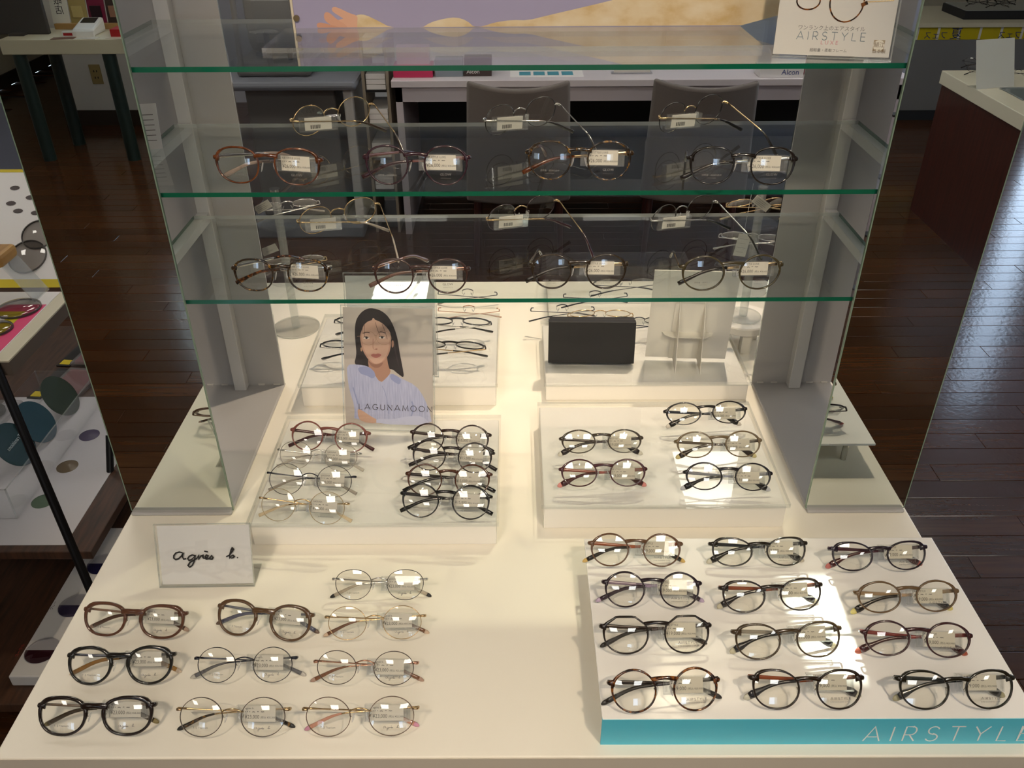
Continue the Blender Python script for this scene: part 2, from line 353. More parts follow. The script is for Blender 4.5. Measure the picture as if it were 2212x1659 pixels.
for yy in np.linspace(WY0, WY1 - t, 4): f.box(xx, xx + 0.06, yy, yy + t, WZ0 + t, WZ1 - t)
window(2, f, G().box(xx + 0.025, xx + 0.031, WY0 + t, WY1 - t, WZ0 + t, WZ1 - t), 'large white framed window in the side wall')
for k, (a, b) in enumerate(FWN):  # unseen windows added to reflect as bright squares in the lenses
    f = G(); t = 0.035
    f.box(a, b, -4.74, -4.69, FZ0, FZ0 + t).box(a, b, -4.74, -4.69, FZ1 - t, FZ1).box(a, a + t, -4.74, -4.69, FZ0 + t, FZ1 - t).box(b - t, b, -4.74, -4.69, FZ0 + t, FZ1 - t)
    window(3 + k, f, G().box(a + t, b - t, -4.72, -4.714, FZ0 + t, FZ1 - t), ('added square window behind the viewer for lens reflections, toward the cream wall', 'added square window behind the viewer for lens reflections, toward the wine red counter')[k])
# ceiling with an unseen opening added to shape the sun patch on the display board
def up_to_ceiling(x, y, z): k = (CZ - z) / -SUN_DIR.z; return (x - SUN_DIR.x * k, y - SUN_DIR.y * k)
q0, q1 = up_to_ceiling(0.352, -0.355, TZ + 0.046), up_to_ceiling(0.452, -0.175, TZ + 0.046)
SX0, SX1, SY0, SY1 = q0[0], q1[0], q0[1], q1[1]
g = G().box(FX0, SX0, -4.78, FY1, CZ, CZ + 0.02).box(SX1, FX1, -4.78, FY1, CZ, CZ + 0.02).box(SX0, SX1, -4.78, SY0, CZ, CZ + 0.02).box(FX0, -2.84, FY0, -4.78, CZ, CZ + 0.02).box(1.1, FX1, FY0, -4.78, CZ, CZ + 0.02).box(SX0, SX1, SY1, FY1, CZ, CZ + 0.02)
struct('ceiling', g, pm('ceiling_board', (225, 223, 218), 0.9, bump=0.05, bscale=60), 'off white ceiling of the shop')
struct('trim_1', G().box(SX0 - 0.03, SX0, SY0 - 0.03, SY1 + 0.03, CZ - 0.01, CZ).box(SX1, SX1 + 0.03, SY0 - 0.03, SY1 + 0.03, CZ - 0.01, CZ), WFR, 'white trim around the added ceiling opening for the sun patch')
# carpet patch in the far left corner
struct('trim_2', G().box(FX0 + 0.02, -2.45, 3.1, FY1 - 0.02, 0.0, 0.008), pm('blue_carpet', (60, 66, 92), 0.95, bump=0.5, bscale=500, sheen=0.3), 'dull blue carpet in the far corner')

# ------------------------------------------------------------------ lamps of the shop
EM = bpy.data.materials.new('lit_diffuser'); EM.use_nodes = True
_b = EM.node_tree.nodes['Principled BSDF']; _b.inputs['Base Color'].default_value = (0.9, 0.9, 0.9, 1); _b.inputs['Emission Color'].default_value = (1.0, 0.93, 0.83, 1); _b.inputs['Emission Strength'].default_value = 10
spots = [(-0.75, -3.5, 0.30), (0.75, -3.5, 0.30), (-0.75, -1.9, 0.30), (0.75, -1.9, 0.30), (-2.4, -3.0, 0.2), (2.4, -3.0, 0.2), (-2.4, 0.9, 0.2), (2.4, 0.9, 0.3), (-0.9, 0.9, 0.2), (-0.64, 3.25, 0.15), (1.12, 2.35, 0.29), (-1.35, 2.2, 0.27), (-2.4, 3.2, 0.2), (2.4, 3.2, 0.2)]
for k, (x, y, s) in enumerate(spots):
    t_ = empty('ceiling_light', (x, y, CZ), 'square ceiling light panel, one of a grid', 'ceiling light', 'square ceiling panels')
    G().box(-s - 0.02, s + 0.02, -s - 0.02, -s, -0.025, 0).box(-s - 0.02, s + 0.02, s, s + 0.02, -0.025, 0).box(-s - 0.02, -s, -s, s, -0.025, 0).box(s, s + 0.02, -s, s, -0.025, 0).build('frame', WFR, t_)
    G().box(-s, s, -s, s, -0.018, -0.004).build('diffuser', EM, t_)
def spotlight(loc, aim, watt, size, label, col=(1.0, 0.81, 0.58), rad=0.03, blend=0.7):
    t_ = empty('spotlight', loc, label, 'spotlight', 'warm ceiling spotlights')
    d = (Vector(aim) - Vector(loc)).normalized(); e = Vector((0, 0, -0.10))
    G().cyl((0, 0, 0), (0, 0, -0.012), 0.045, n=20).cyl((0, 0, -0.012), (0, 0, -0.1), 0.008, n=8).build('mount', BLACK, t_)
    G().cyl((e - d * 0.06)[:], (e + d * 0.06)[:], 0.04, n=20, caps=False).cyl((e - d * 0.06)[:], (e - d * 0.055)[:], 0.04, n=20).build('housing', BLACK, t_, smooth=False)
    ld = bpy.data.lights.new('spot_lamp', 'SPOT'); ld.energy = watt; ld.color = col; ld.spot_size = math.radians(size); ld.spot_blend = blend; ld.shadow_soft_size = rad
    lo = link(bpy.data.objects.new('spot_lamp', ld), t_, (e + d * 0.062)[:]); lo.rotation_euler = d.to_track_quat('-Z', 'Y').to_euler()
Z1_ = TZ + 0.6718
spotlight((0.75, -1.45, CZ), (0.25, -0.15, TZ), 62, 42, 'warm ceiling spotlight in front of the table, over the turquoise board side')
spotlight((-0.75, -1.45, CZ), (-0.25, -0.1, TZ), 46, 42, 'warm ceiling spotlight in front of the table, over the handwritten card side')
spotlight((0.5, 1.0, CZ), (0.0, 0.35, TZ), 105, 46, 'warm ceiling spotlight behind the table')
spotlight((0.05, -1.7, CZ), (0.0, 0.2, Z1_ + 0.08), 85, 30, 'warm ceiling spotlight aimed at the poster')

# ================================================================== DISPLAY TABLE
tb = empty('display_table', (0, 0.2, 0), 'large white display table holding the glasses, risers and mirror towers', 'table')
G().box(-0.611, 0.608, -0.6274, 0.626, TZ - 0.04, TZ, bev=0.002).build('table_top', WHITE, tb)
EDGE_SHADE = pm('greige_edge_shade', (196, 187, 172), 0.45)  # darker colour paints in the weaker light on the table's front face
G().box(-0.611, 0.608, -0.6284, -0.6275, TZ - 0.039, TZ - 0.0015).build('shaded_edge_strip', EDGE_SHADE, tb)
G().box(-0.5, 0.5, -0.52, 0.52, 0.06, TZ - 0.04).build('cabinet_body', WHITE, tb)
G().box(-0.46, 0.46, -0.48, 0.48, 0.0, 0.06).build('plinth', BLACK, tb)

# mirror towers
TW = 0.154; TD = 0.367; TH = 0.86
for side, x0, x1 in (('left', -0.6078, -0.45), ('right', 0.45, 0.6016)):
    xc = (x0 + x1) / 2; h = (x1 - x0) / 2
    tw = empty('mirror_tower', (xc, TD / 2, TZ), f'grey steel tower with tall mirror at the {side} end of the glass shelves', 'mirror tower', 'shelf towers')
    G().box(-h, h, -TD / 2 - 0.008, TD / 2 + 0.008, 0, 0.006, bev=0.0025).build('base_plate', GREY, tw)
    mr = G().box(-h, h, -TD / 2, -TD / 2 + 0.004, 0.006, TH).build('mirror', MIRROR, tw)
    G().box(-h, h, -TD / 2 + 0.004, -TD / 2 + 0.006, 0.006, TH).build('front_panel', GREY, tw)
    eg = pm('mirror_glass_edge', (120, 140, 124), 0.2)
    G().box(-h - 0.0015, -h, -TD / 2, -TD / 2 + 0.004, 0.006, TH).box(h, h + 0.0015, -TD / 2, -TD / 2 + 0.004, 0.006, TH).box(-h - 0.0015, h + 0.0015, -TD / 2, -TD / 2 + 0.004, 0.0045, 0.006).build('mirror_edge', eg, tw)
    G().box(-h, h, TD / 2 - 0.003, TD / 2, 0.006, TH).build('back_panel', GREY, tw)
    G().box(-h, h, TD / 2, TD / 2 + 0.004, 0.006, TH).build('mirror', MIRROR, tw)
    for yy in (-TD / 2 + 0.006, TD / 2 - 0.003 - 0.02): G().box(-0.011, 0.011, yy, yy + 0.02, 0.006, TH, bev=0.001).build('post', GREYL, tw)
    for hz in (0.6718, 0.52, 0.3696): G().box(-0.010, 0.010, -TD / 2 + 0.026, TD / 2 - 0.023, hz - 0.006 - 0.016, hz - 0.006, bev=0.001).build('shelf_bracket', GREYL, tw)
    weld = pm('weld_bead', (205, 203, 198), 0.5, bump=0.8, bscale=900)
    for fx in (-0.8, -0.45, 0.45, 0.82): G().cyl((fx * h - 0.006, TD / 2 - 0.004, 0.0075), (fx * h + 0.006, TD / 2 - 0.004, 0.0075), 0.0018, n=8).build('weld', weld, tw)
# glass shelves
for nm, hz in (('top', 0.6718), ('middle', 0.52), ('lowest', 0.3696)):
    g = G().box(-0.535, 0.53, 0.008, 0.314, TZ + hz - 0.006, TZ + hz)
    o = mesh('glass_shelf', g.v, g.f, None, mats=[SHELF, GEDGE, BEDGE], midx=[1, 1, 1, 1, 0, 0])
    me = o.data
    for p in me.polygons: p.material_index = 0 if abs(p.normal.z) > 0.5 else 2 if p.normal.y > 0.5 else 1
    tag(o, f'{nm} of the three clear glass shelves with green edges', 'shelf', 'glass shelves')
Z1, Z2, Z3 = TZ + 0.6718, TZ + 0.52, TZ + 0.3696

# white risers with clear acrylic lids
RIS = {}
def riser(key, x0, x1, y0, y1, h, label):
    r = empty('riser', ((x0 + x1) / 2, (y0 + y1) / 2, TZ), label, 'riser', 'white display risers'); a, b = (x1 - x0) / 2, (y1 - y0) / 2
    G().box(-a + 0.004, a - 0.004, -b + 0.004, b - 0.004, 0, h - 0.008, bev=0.0015).build('body', RISER, r)
    g = G().box(-a, a, -b, b, h - 0.008, h)
    o = mesh('acrylic_lid', g.v, g.f, None, r, mats=[ACR, ACRE])
    for p in o.data.polygons: p.material_index = 0 if abs(p.normal.z) > 0.5 else 1
    RIS[key] = TZ + h
riser('LF', -0.402, -0.030, -0.078, 0.200, 0.047, 'white acrylic riser carrying eight glasses below the portrait card')
riser('RF', 0.0335, 0.407, -0.043, 0.234, 0.050, 'white acrylic riser carrying five oval glasses beside the right tower')
riser('LB', -0.404, -0.037, 0.294, 0.568, 0.051, 'white acrylic riser at the back, behind the portrait card')
riser('RB', 0.048, 0.432, 0.310, 0.550, 0.042, 'white acrylic riser at the back, under the black box')
# flat board with the blue front
CY = pm('turquoise_print', (84, 190, 214), 0.4)
bd = empty('display_board', (0.341, -0.262, TZ), 'white display board with a turquoise front strip, carrying twelve glasses', 'display board')
G().box(-0.2485, 0.249, -0.149, 0.150, 0.042, 0.046, bev=0.001).build('top_plate', pm('white_gloss_board', (238, 236, 232), 0.22), bd)
G().box(-0.2485, 0.249, -0.1495, -0.146, 0.0, 0.0455).build('front_strip', CY, bd)
for sx in (-0.21, 0.21): G().cyl((sx, 0.13, 0), (sx, 0.13, 0.042), 0.005, n=12).build('support_post', SILVER, bd)
v, f, wl = word2d('AIRSTYLE', 0.0265, 0.0017, gap=0.594, sx=0.755)
flat('lettering', (v, f), pm('white_print', (235, 240, 240), 0.5), lambda x, y: (0.056 + x, -0.1498, 0.0058 + y), bd)
ZB = TZ + 0.046

# ================================================================== EYEGLASSES
def outline(shape, a, b, n=44):
    out = []
    for k in range(n):
        t = 2 * PI * k / n; c, s = math.cos(t), math.sin(t); p = {'round': 2.0, 'panto': 2.15, 'well': 2.35, 'oval': 2.05, 'fox': 2.15, 'crown': 2.1, 'square': 2.9}[shape]
        x = a * math.copysign(abs(c) ** (2 / p), c); z = b * math.copysign(abs(s) ** (2 / p), s)
        if shape in ('panto', 'well', 'square'): x *= 1 + 0.085 * s
        if shape == 'fox':
            x *= 1 + 0.05 * s; g = math.exp(-((t - 0.7) / 0.6) ** 2); x += 0.0010 * g; z += 0.0014 * g
            z -= 0.001 * math.exp(-((t - 2.3) / 0.6) ** 2)
        if shape == 'crown' and s > 0:
            u_ = abs(x) / a; lim = min(0.90, 0.90 - (u_ - 0.42) * 0.85 if u_ > 0.42 else 0.90)
            z = b * min(max(z / b, 0) * 1.12, lim) if s > 0.15 else z
        out.append((x, z))
    return out
def colmat(c, rough=0.16, clear=0.0):
    if isinstance(c, str):
        return {'silver': SILVER, 'gold': GOLD, 'gun': GUN,
                'tort': ramp_mat('tortoise_acetate', [(0.38, (20, 11, 7)), (0.52, (66, 34, 12)), (0.66, (140, 86, 34))], 160, 0.12),
                'tortd': ramp_mat('dark_tortoise_acetate', [(0.42, (22, 18, 14)), (0.58, (60, 42, 20)), (0.7, (150, 112, 48))], 190, 0.12),
                'amber': ramp_mat('amber_acetate', [(0.3, (48, 24, 10)), (0.6, (92, 48, 20)), (0.8, (132, 80, 42))], 120, 0.12),
                'rosegold': pm('rose_gold_metal', (196, 152, 130), 0.2, metal=1.0)}[c]
    k = 0.66 if sum(c) < 250 else 0.78 if sum(c) < 420 else 0.95
    return pm('frame_%02x%02x%02x_%d_%d' % (*c, int(clear * 100), int(rough * 100)), tuple(v * k for v in c), rough, coat=0.4, clear=clear)
_glabels = set()
def eyeglasses(pl, pr, zs, label, style, shape, b, cols, lean=30, phi=(88, 84), brand=None, price=None, lens=None, back=False, group=None, w=None, pos=None, yaw=None, rimless=False, detail=True):
    """style: 'acetate' | 'plastic' | 'metal'.  cols: front, temple, tip, cap.  pl/pr: where the two ends of the front appear, at frame height above zs"""
    front, temple, tipc, cap = (list(cols) + [None] * 4)[:4]; tipc = tipc or temple
    th = math.radians(lean)
    if pos is None:
        hz = b * math.cos(th) * 1.15
        A, B = atz(pl[0], pl[1], zs + hz), atz(pr[0], pr[1], zs + hz); d = B - A; ya = math.atan2(d.y, d.x); W = d.length; mid = (A + B) / 2
    else: ya = yaw or 0; W = w or 0.136; mid = Vector(pos)
    W = w or min(max(W, 0.122), 0.146)
    hx = W / 2 - 0.001
    r0 = {'acetate': 0.0030, 'plastic': 0.0019, 'metal': 0.0008}[style]; dep = {'acetate': 0.0036, 'plastic': 0.0028, 'metal': 0.0018}[style]
    dbl = {'acetate': 0.0095, 'plastic': 0.0095, 'metal': 0.0105}[style]; edge = {'acetate': 0.0045, 'plastic': 0.0055, 'metal': 0.0055}[style]
    a = (hx - edge - dbl - r0) / 2 ; xc = dbl + r0 + a - (0.0 if style != 'metal' else 0.0)
    KW = 0.75
    def wrap(x): return KW * x * x
    zc = 0.0; ze = b * {'acetate': 0.60, 'plastic': 0.40, 'metal': 0.34}[style]
    if shape == 'fox': ze = b * 0.60
    if shape == 'oval': ze = b * 0.28
    ol = outline(shape, a, b); n = len(ol)
    fm = front if not isinstance(front, tuple) or len(front) == 3 else front
    clr = 0.0
    if isinstance(front, tuple) and len(front) == 4: clr = front[3]; front = front[:3]
    MF = colmat(front, 0.14 if style != 'metal' else 0.25, clr)
    def cm(c, r=0.25):
        if isinstance(c, tuple) and len(c) == 4: return colmat(c[:3], r, c[3])
        return colmat(c, r)
    allv = []
    root = empty('eyeglasses', (0, 0, 0), label, 'glasses', group)
    parts = []          # (name, V, F, mat, smooth, key, parentkey)
    te = math.asin(max(-0.9, min(0.9, ze / b)))
    def rim_geo(sgn):
        V = []; Fc = []
        for k in range(n):
            x, z = ol[k]; x1, z1 = ol[(k + 1) % n]; x0, z0 = ol[k - 1]; tx, tz = x1 - x0, z1 - z0; L = math.hypot(tx, tz) or 1; nx, nz = tz / L, -tx / L
            t = math.atan2(z, x); wd = r0
            if style != 'metal':
                wd += (0.0024 if style == 'acetate' else 0.0016) * math.exp(-((t - te) / 0.4) ** 2)
                wd += (0.0009 if style == 'acetate' else 0.0006) * math.exp(-((t - 1.6) / 0.9) ** 2)
                if style == 'acetate': wd += 0.0012 * math.exp(-((abs(t) - 2.9) / 0.5) ** 2) if t > 0 else 0
            for (o_, yy) in ((0, dep * 0.5), (0, -dep * 0.35), (wd * 0.5, -dep * 0.5), (wd, -dep * 0.3), (wd, dep * 0.5)):
                X = (xc + x + nx * o_) * sgn; V.append((X, wrap(X) + yy, z + nz * o_))
        m_ = 5
        for k in range(n):
            for j in range(m_):
                q = (k * m_ + j, k * m_ + (j + 1) % m_, ((k + 1) % n) * m_ + (j + 1) % m_, ((k + 1) % n) * m_ + j); Fc.append(q if sgn > 0 else q[::-1])
        return V, Fc
    zb = b * {'acetate': 0.58, 'plastic': 0.55, 'metal': 0.27}[style]
    xb = dbl + r0 * 0.3 + a - a * math.sqrt(max(0, 1 - (zb / b) ** 2)) * 0.98
    rise = 0.0012 if style == 'acetate' else 0.0042 if style == 'metal' else 0.002
    bp = [(xb * s, wrap(xb * s) - (0.002 if style == 'metal' else 0.001) * (1 - s * s), zb + rise * (1 - s * s)) for s in np.linspace(-1, 1, 13)]
    bh = {'acetate': 0.0032, 'plastic': 0.0021, 'metal': 0.0009}[style]; bdp = {'acetate': 0.0022, 'plastic': 0.0019, 'metal': 0.0011}[style]
    def bridge_geo(): return sweep(bp, bdp, [bh * (1 + 0.35 * abs(s)) for s in np.linspace(-1, 1, 13)] if style != 'metal' else bh, 10)
    hy = wrap(hx) + 0.0065
    def end_geo(sgn):
        xr = xc + math.cos(te) * a - (0.0 if style == 'metal' else 0.0012) + r0 * 0.6
        p = [(xr * sgn, wrap(xr), ze), (((xr + hx) / 2) * sgn, wrap((xr + hx) / 2), ze + 0.0004), ((hx - 0.001) * sgn, wrap(hx), ze + 0.0003), (hx * sgn, wrap(hx) + 0.003, ze), (hx * sgn, hy, ze)]
        hh = {'acetate': [0.0042, 0.0036, 0.0030, 0.0028, 0.0026], 'plastic': [0.0042, 0.0034, 0.0026, 0.0021, 0.0018], 'metal': [0.0011, 0.0015, 0.0018, 0.0018, 0.0015]}[style]
        return sweep(p, {'acetate': 0.0019, 'plastic': 0.0014, 'metal': 0.0011}[style], hh, 8)
    if style == 'metal':
        if not rimless:
            for s in (1, -1): parts.append(('rim', *rim_geo(s), MF, True, None, None))
        parts.append(('bridge', *bridge_geo(), cm(cap) if isinstance(cap, str) else cm(temple) if isinstance(temple, str) else MF, True, None, None))
        for s in (1, -1): parts.append(('end_piece', *end_geo(s), cm(temple) if isinstance(temple, str) else MF, True, None, None))
        if isinstance(cap, str): cap = None
    else:
        gg = G(); gg.add(*rim_geo(1)); gg.add(*rim_geo(-1)); gg.add(*bridge_geo()); gg.add(*end_geo(1)); gg.add(*end_geo(-1)); parts.append(('front_frame', gg.v, gg.f, MF, True, None, None))
    # lenses
    R = 0.115
    def lensy(x, z): return wrap(xc) + (abs(x) - xc) * 2 * KW * xc * 0.9 + ((abs(x) - xc) ** 2 + z * z - (0.5 * (a + b)) ** 2) / (2 * R)
    LM = lens or LENS
    for s in (1, -1):
        V = [(xc * s, lensy(xc, 0), 0)]; Fc = []; rings = (0.14, 0.3, 0.45, 0.6, 0.75, 0.88, 1.0)
        for q in rings:
            for x, z in ol: X = (xc + x * q) ; V.append((X * s, lensy(X, z * q), z * q))
        for k in range(n): Fc.append((0, 1 + k, 1 + (k + 1) % n))
        for r in range(len(rings) - 1):
            for k in range(n): Fc.append((1 + r * n + k, 1 + (r + 1) * n + k, 1 + (r + 1) * n + (k + 1) % n, 1 + r * n + (k + 1) % n))
        if s > 0: Fc = [q[::-1] for q in Fc]
        parts.append(('lens', V, Fc, LM, True, 'lens%d' % s, None))
    if brand and detail:
        for s, (v2, pmx) in ((1, brand[0]), (-1, brand[1])):
            if v2 is None: continue
            parts.append(('lens_print', [(xc * s + x, lensy(xc + x * s, y - b * 0.58) - 0.0003, y - b * 0.58) for x, y in v2[0]], v2[1], pmx, False, None, 'lens%d' % s))
    # temples
    Ls, Lt = 0.68 * 0.140, 0.140
    kind = {'acetate': 'flat', 'plastic': 'flat', 'metal': 'wire'}[style]
    def tpath(s0, s1, k):
        out = []
        for s in np.linspace(s0, s1, k):
            # centre line in the hinge frame: straight, then bent down
            y = z = 0.0; st = 0.0; q = 0.0; N_ = 24; ds = s / N_
            for i in range(N_):
                u = (i + 0.5) * ds; an = math.radians(4.5) + (0.0 if u < Ls - 0.012 else min(1.0, (u - Ls + 0.012) / 0.03) * math.radians(22))
                y += math.cos(an) * ds; z -= math.sin(an) * ds
            out.append((0.0, y, z))
        return out
    def fold(V, sgn):
        ph = math.radians(phi[0] if sgn > 0 else phi[1]); o = []
        for x, y, z in V:
            X, Y = x * math.cos(ph) - y * math.sin(ph), x * math.sin(ph) + y * math.cos(ph); o.append(((hx + X) * sgn, hy + Y, ze + z))
        return o
    fl_ = detail and style != 'metal'
    for s in (1, -1):
        key = 'temple%d' % s; tb_ = 0.098 if style == 'metal' else 0.078
        if style == 'acetate': V, Fc = sweep(tpath(0, tb_, 10), 0.0011, 0.0016, 8)
        elif style == 'plastic': V, Fc = sweep(tpath(0, tb_, 10), 0.0008, list(np.linspace(0.0026, 0.0017, 10)), 8)
        else: V, Fc = sweep(tpath(0, tb_, 10), 0.0008, [0.0014, 0.0013] + [0.0009] * 8, 8)
        Fc = Fc if s > 0 else [q[::-1] for q in Fc]
        parts.append(('temple', fold(V, s), Fc, cm(temple), True, key, None))
        k = 14; ss = np.linspace(0, 1, k)
        if style == 'plastic':
            hh = [0.0019 + 0.0006 * u + (0.0024 if shape in ('fox', 'oval') else 0.0008) * math.exp(-((u - 0.9) / 0.13) ** 2) for u in ss]; ht = [0.0012 + 0.0006 * u for u in ss]
        elif style == 'acetate': hh = [0.0019 + 0.0010 * u for u in ss]; ht = [0.0015 + 0.0002 * u for u in ss]
        else: hh = [0.0012 + 0.0015 * u for u in ss]; ht = [0.0012 + 0.0004 * u for u in ss]
        e1 = Lt - (0.007 if cap else 0)
        V, Fc = sweep(tpath(tb_ - 0.006, e1, k), ht, hh, 8, power=2.6); Fc = Fc if s > 0 else [q[::-1] for q in Fc]
        parts.append(('temple_tip', fold(V, s), Fc, cm(tipc), True, None, key))
        if cap:
            V, Fc = sweep(tpath(e1, Lt, 5), [ht[-1] * q for q in (1.02, 1.0, 0.95, 0.75, 0.35)], [hh[-1] * q for q in (1.02, 1.0, 0.93, 0.7, 0.3)], 8); Fc = Fc if s > 0 else [q[::-1] for q in Fc]
            parts.append(('tip_end', fold(V, s), Fc, cm(cap, 0.5), True, None, key))
    # nose pads
    if detail:
        for s in (1, -1):
            cx_, cz_ = 0.0085 * s, -b * 0.12; V = []; Fc = []; u_, v_ = 8, 5
            for j in range(v_ + 1):
                f_ = PI * j / v_
                for i in range(u_):
                    t = 2 * PI * i / u_; lx, ly, lz = 0.0012 * math.sin(f_) * math.cos(t), 0.0032 * math.sin(f_) * math.sin(t), 0.0062 * math.cos(f_)
                    V.append((cx_ + lx + (0.28 * lz - 0.3 * ly) * -s, 0.0062 + ly, cz_ + lz))
            Fc = [(j * u_ + i, j * u_ + (i + 1) % u_, (j + 1) * u_ + (i + 1) % u_, (j + 1) * u_ + i) for j in range(v_) for i in range(u_)]
            parts.append(('nose_pad', V, Fc, PAD, True, 'pad%d' % s, None))
            V, Fc = sweep([(s * (dbl + 0.0012), wrap(dbl) + 0.001, cz_ + 0.003), (s * (dbl + 0.002), 0.005, cz_ + 0.004), (s * (dbl + 0.0005), 0.0062, cz_ + 0.0005)], 0.0005, 0.0005, 6)
            parts.append(('pad_arm', V, Fc, SILVER, True, None, 'pad%d' % s))
    # price tag on the folded temple
    if price:
        gg = G(); z0, z1, s0, s1 = -0.0165, 0.0035, 0.010, 0.064
        gg.box(-0.0030, -0.0022, s0, s1, z0, z1).box(0.0016, 0.0024, s0, s1, z0, z1).box(-0.0022, 0.0016, s0, s0 + 0.0009, z0, z1).box(-0.0022, 0.0016, s1 - 0.0009, s1, z0, z1).box(-0.0022, 0.0016, s0, s1, z0, z0 + 0.0007)
        gg.box(-0.0042, -0.003, s0 + 0.002, s0 + 0.0045, z0 + 0.003, z1 - 0.003).box(-0.0042, -0.003, s1 - 0.0045, s1 - 0.002, z0 + 0.003, z1 - 0.003)
        parts.append(('price_tag', fold(gg.v, 1), gg.f, TAGC, False, 'tag', None))
        gg = G().box(-0.0012, -0.0008, s0 + 0.008, s1 - 0.008, z0 + 0.001, z1 - 0.001); parts.append(('price_label', fold(gg.v, 1), gg.f, LABEL, False, None, 'tag'))
        v2 = price
        parts.append(('price_text', fold([(-0.00125, s1 - 0.0095 - x, z1 - 0.0022 + y) for x, y in v2[0]], 1), v2[1], INK, False, None, 'tag'))
        bx = G()
        for i, q in enumerate((0, 1, 2.2, 3, 4.4, 5, 6.2, 7.4, 8, 9, 10.2, 11)): bx.box(-0.0008, -0.00072, s0 + 0.016 + q * 0.0012, s0 + 0.0166 + q * 0.0012 + (0.0003 if i % 3 == 0 else 0), z0 + 0.003, z0 + 0.0085)
        parts.append(('barcode', fold(bx.v, 1), bx.f, INK, False, None, 'tag'))
    # lean back, rest on the surface
    c_, s_ = math.cos(th), math.sin(th); mn = 1e9
    for p in parts:
        if p[0] in ('lens_print', 'price_text', 'barcode'): continue
        mn = min(mn, min(-v[1] * s_ + v[2] * c_ for v in p[1]))
    dz = zs - mn
    lift = dz - (mid.z if pos is None else 0)
    keys = {}
    for nm, V, Fc, mt, smo, key, par in parts:
        V2 = [(x, y * c_ + z * s_, -y * s_ + z * c_ - mn) for x, y, z in V]
        o = mesh(nm, V2, Fc, mt, keys[par] if par else root, None, smo)
        if key: keys[key] = o
    if pos is None:
        # keep the two ends of the front on their lines of sight at their true height
        zf = zs - mn + ze * c_
        A, B = atz(pl[0], pl[1], zf), atz(pr[0], pr[1], zf); mid = (A + B) / 2; ya = math.atan2(B.y - A.y, B.x - A.x)
        off = hy * 0.5 * c_ + ze * s_
        if back: ya += PI
        ctr = Vector((mid.x, mid.y, 0)) - Vector((-math.sin(ya), math.cos(ya), 0)) * off
    else: ctr = Vector(pos)
    root.location = (ctr.x, ctr.y, zs); root.rotation_euler = (0, 0, ya)
    return root

# ---- what is printed on tags and demo lenses
def price2d(top, price, tax):
    ln = [[(0.0002, -0.0055), (0.0012, -0.0055)], [(0.0025, -0.0055), (0.0036, -0.0055)], [(0.005, -0.0055), (0.0062, -0.0055)], [(0.0085, -0.0060), (0.010, -0.0054), (0.012, -0.0060)], [(0.0145, -0.0053), (0.0165, -0.0053)], [(0.019, -0.0058), (0.020, -0.0053), (0.021, -0.0058), (0.022, -0.0053), (0.023, -0.0058)]]
    return merge2d((text2d(top, 0.0034), 0, -0.0026), (strokes2d(ln, 0.0007), 0, 0), (text2d(price, 0.0062, sx=0.85), 0, -0.0135), (text2d('(税込 ' + tax + ')', 0.003), 0.0185, -0.013))
PR_A, PR_L20, PR_L15 = price2d('agnes b.', '¥23,000', '¥25,300'), price2d('LAGUNA', '¥20,000', '¥22,000'), price2d('LAGUNA', '¥15,000', '¥16,500')
PR_S, PR_X = price2d('AIR STYLE', '¥19,000', '¥20,900'), price2d('AIR STYLE LUXE', '¥26,000', '¥28,600')
_s = script2d(0.019, 0.0004); _t = text2d('T: β Titanium', 0.0032, 'CENTER')
BR_A = ((_s, GINK), ((_t), GINK)); BR_A0 = ((_s, GINK), (None, None))
_v, _f, _w = word2d('LAGUNAMOON', 0.0017, 0.0003, sx=1.1); BR_L = (((merge2d(((_v, _f), -_w / 2, 0))), GINK), (text2d('㉿ D M', 0.003, 'CENTER') if False else None, None))
_v, _f, _w = word2d('AIRSTYLE', 0.0028, 0.0004, sx=1.1)
BR_S = ((merge2d(((_v, _f), -_w / 2 + 0.001, 0.001), (text2d('SUPER ENGINEERED ULTEM', 0.0018, 'CENTER'), 0, -0.0022)), GINK), (None, None))
BR_X = ((merge2d((text2d('GLOW', 0.0045, 'CENTER'), 0, 0.001), (text2d('A I R S T Y L E', 0.002, 'CENTER'), 0, -0.003)), GINK), (merge2d((text2d('超軽量・超弾性素材', 0.0026, 'CENTER'), 0, 0), (text2d('made in Japan', 0.002, 'CENTER'), 0, -0.003)), GINK))
GA, GL, GR, GB = 'glasses laid out by the handwritten card', 'glasses on the riser below the portrait card', 'oval glasses on the riser by the right tower', 'glasses on the turquoise fronted board'
GS2, GS3 = 'glasses standing on the middle glass shelf', 'glasses standing on the lowest glass shelf'
def row(lst, zs, group, brand, lens, **kw):
    for (pl_, pr_, label, style, shape, b, cols, *ex) in lst:
        k = dict(kw); k.update(ex[0] if ex else {}); eyeglasses(pl_, pr_, zs, label, style, shape, b / 1000, cols, group=group, brand=k.pop('brand', brand), lens=k.pop('lens', lens), **k)
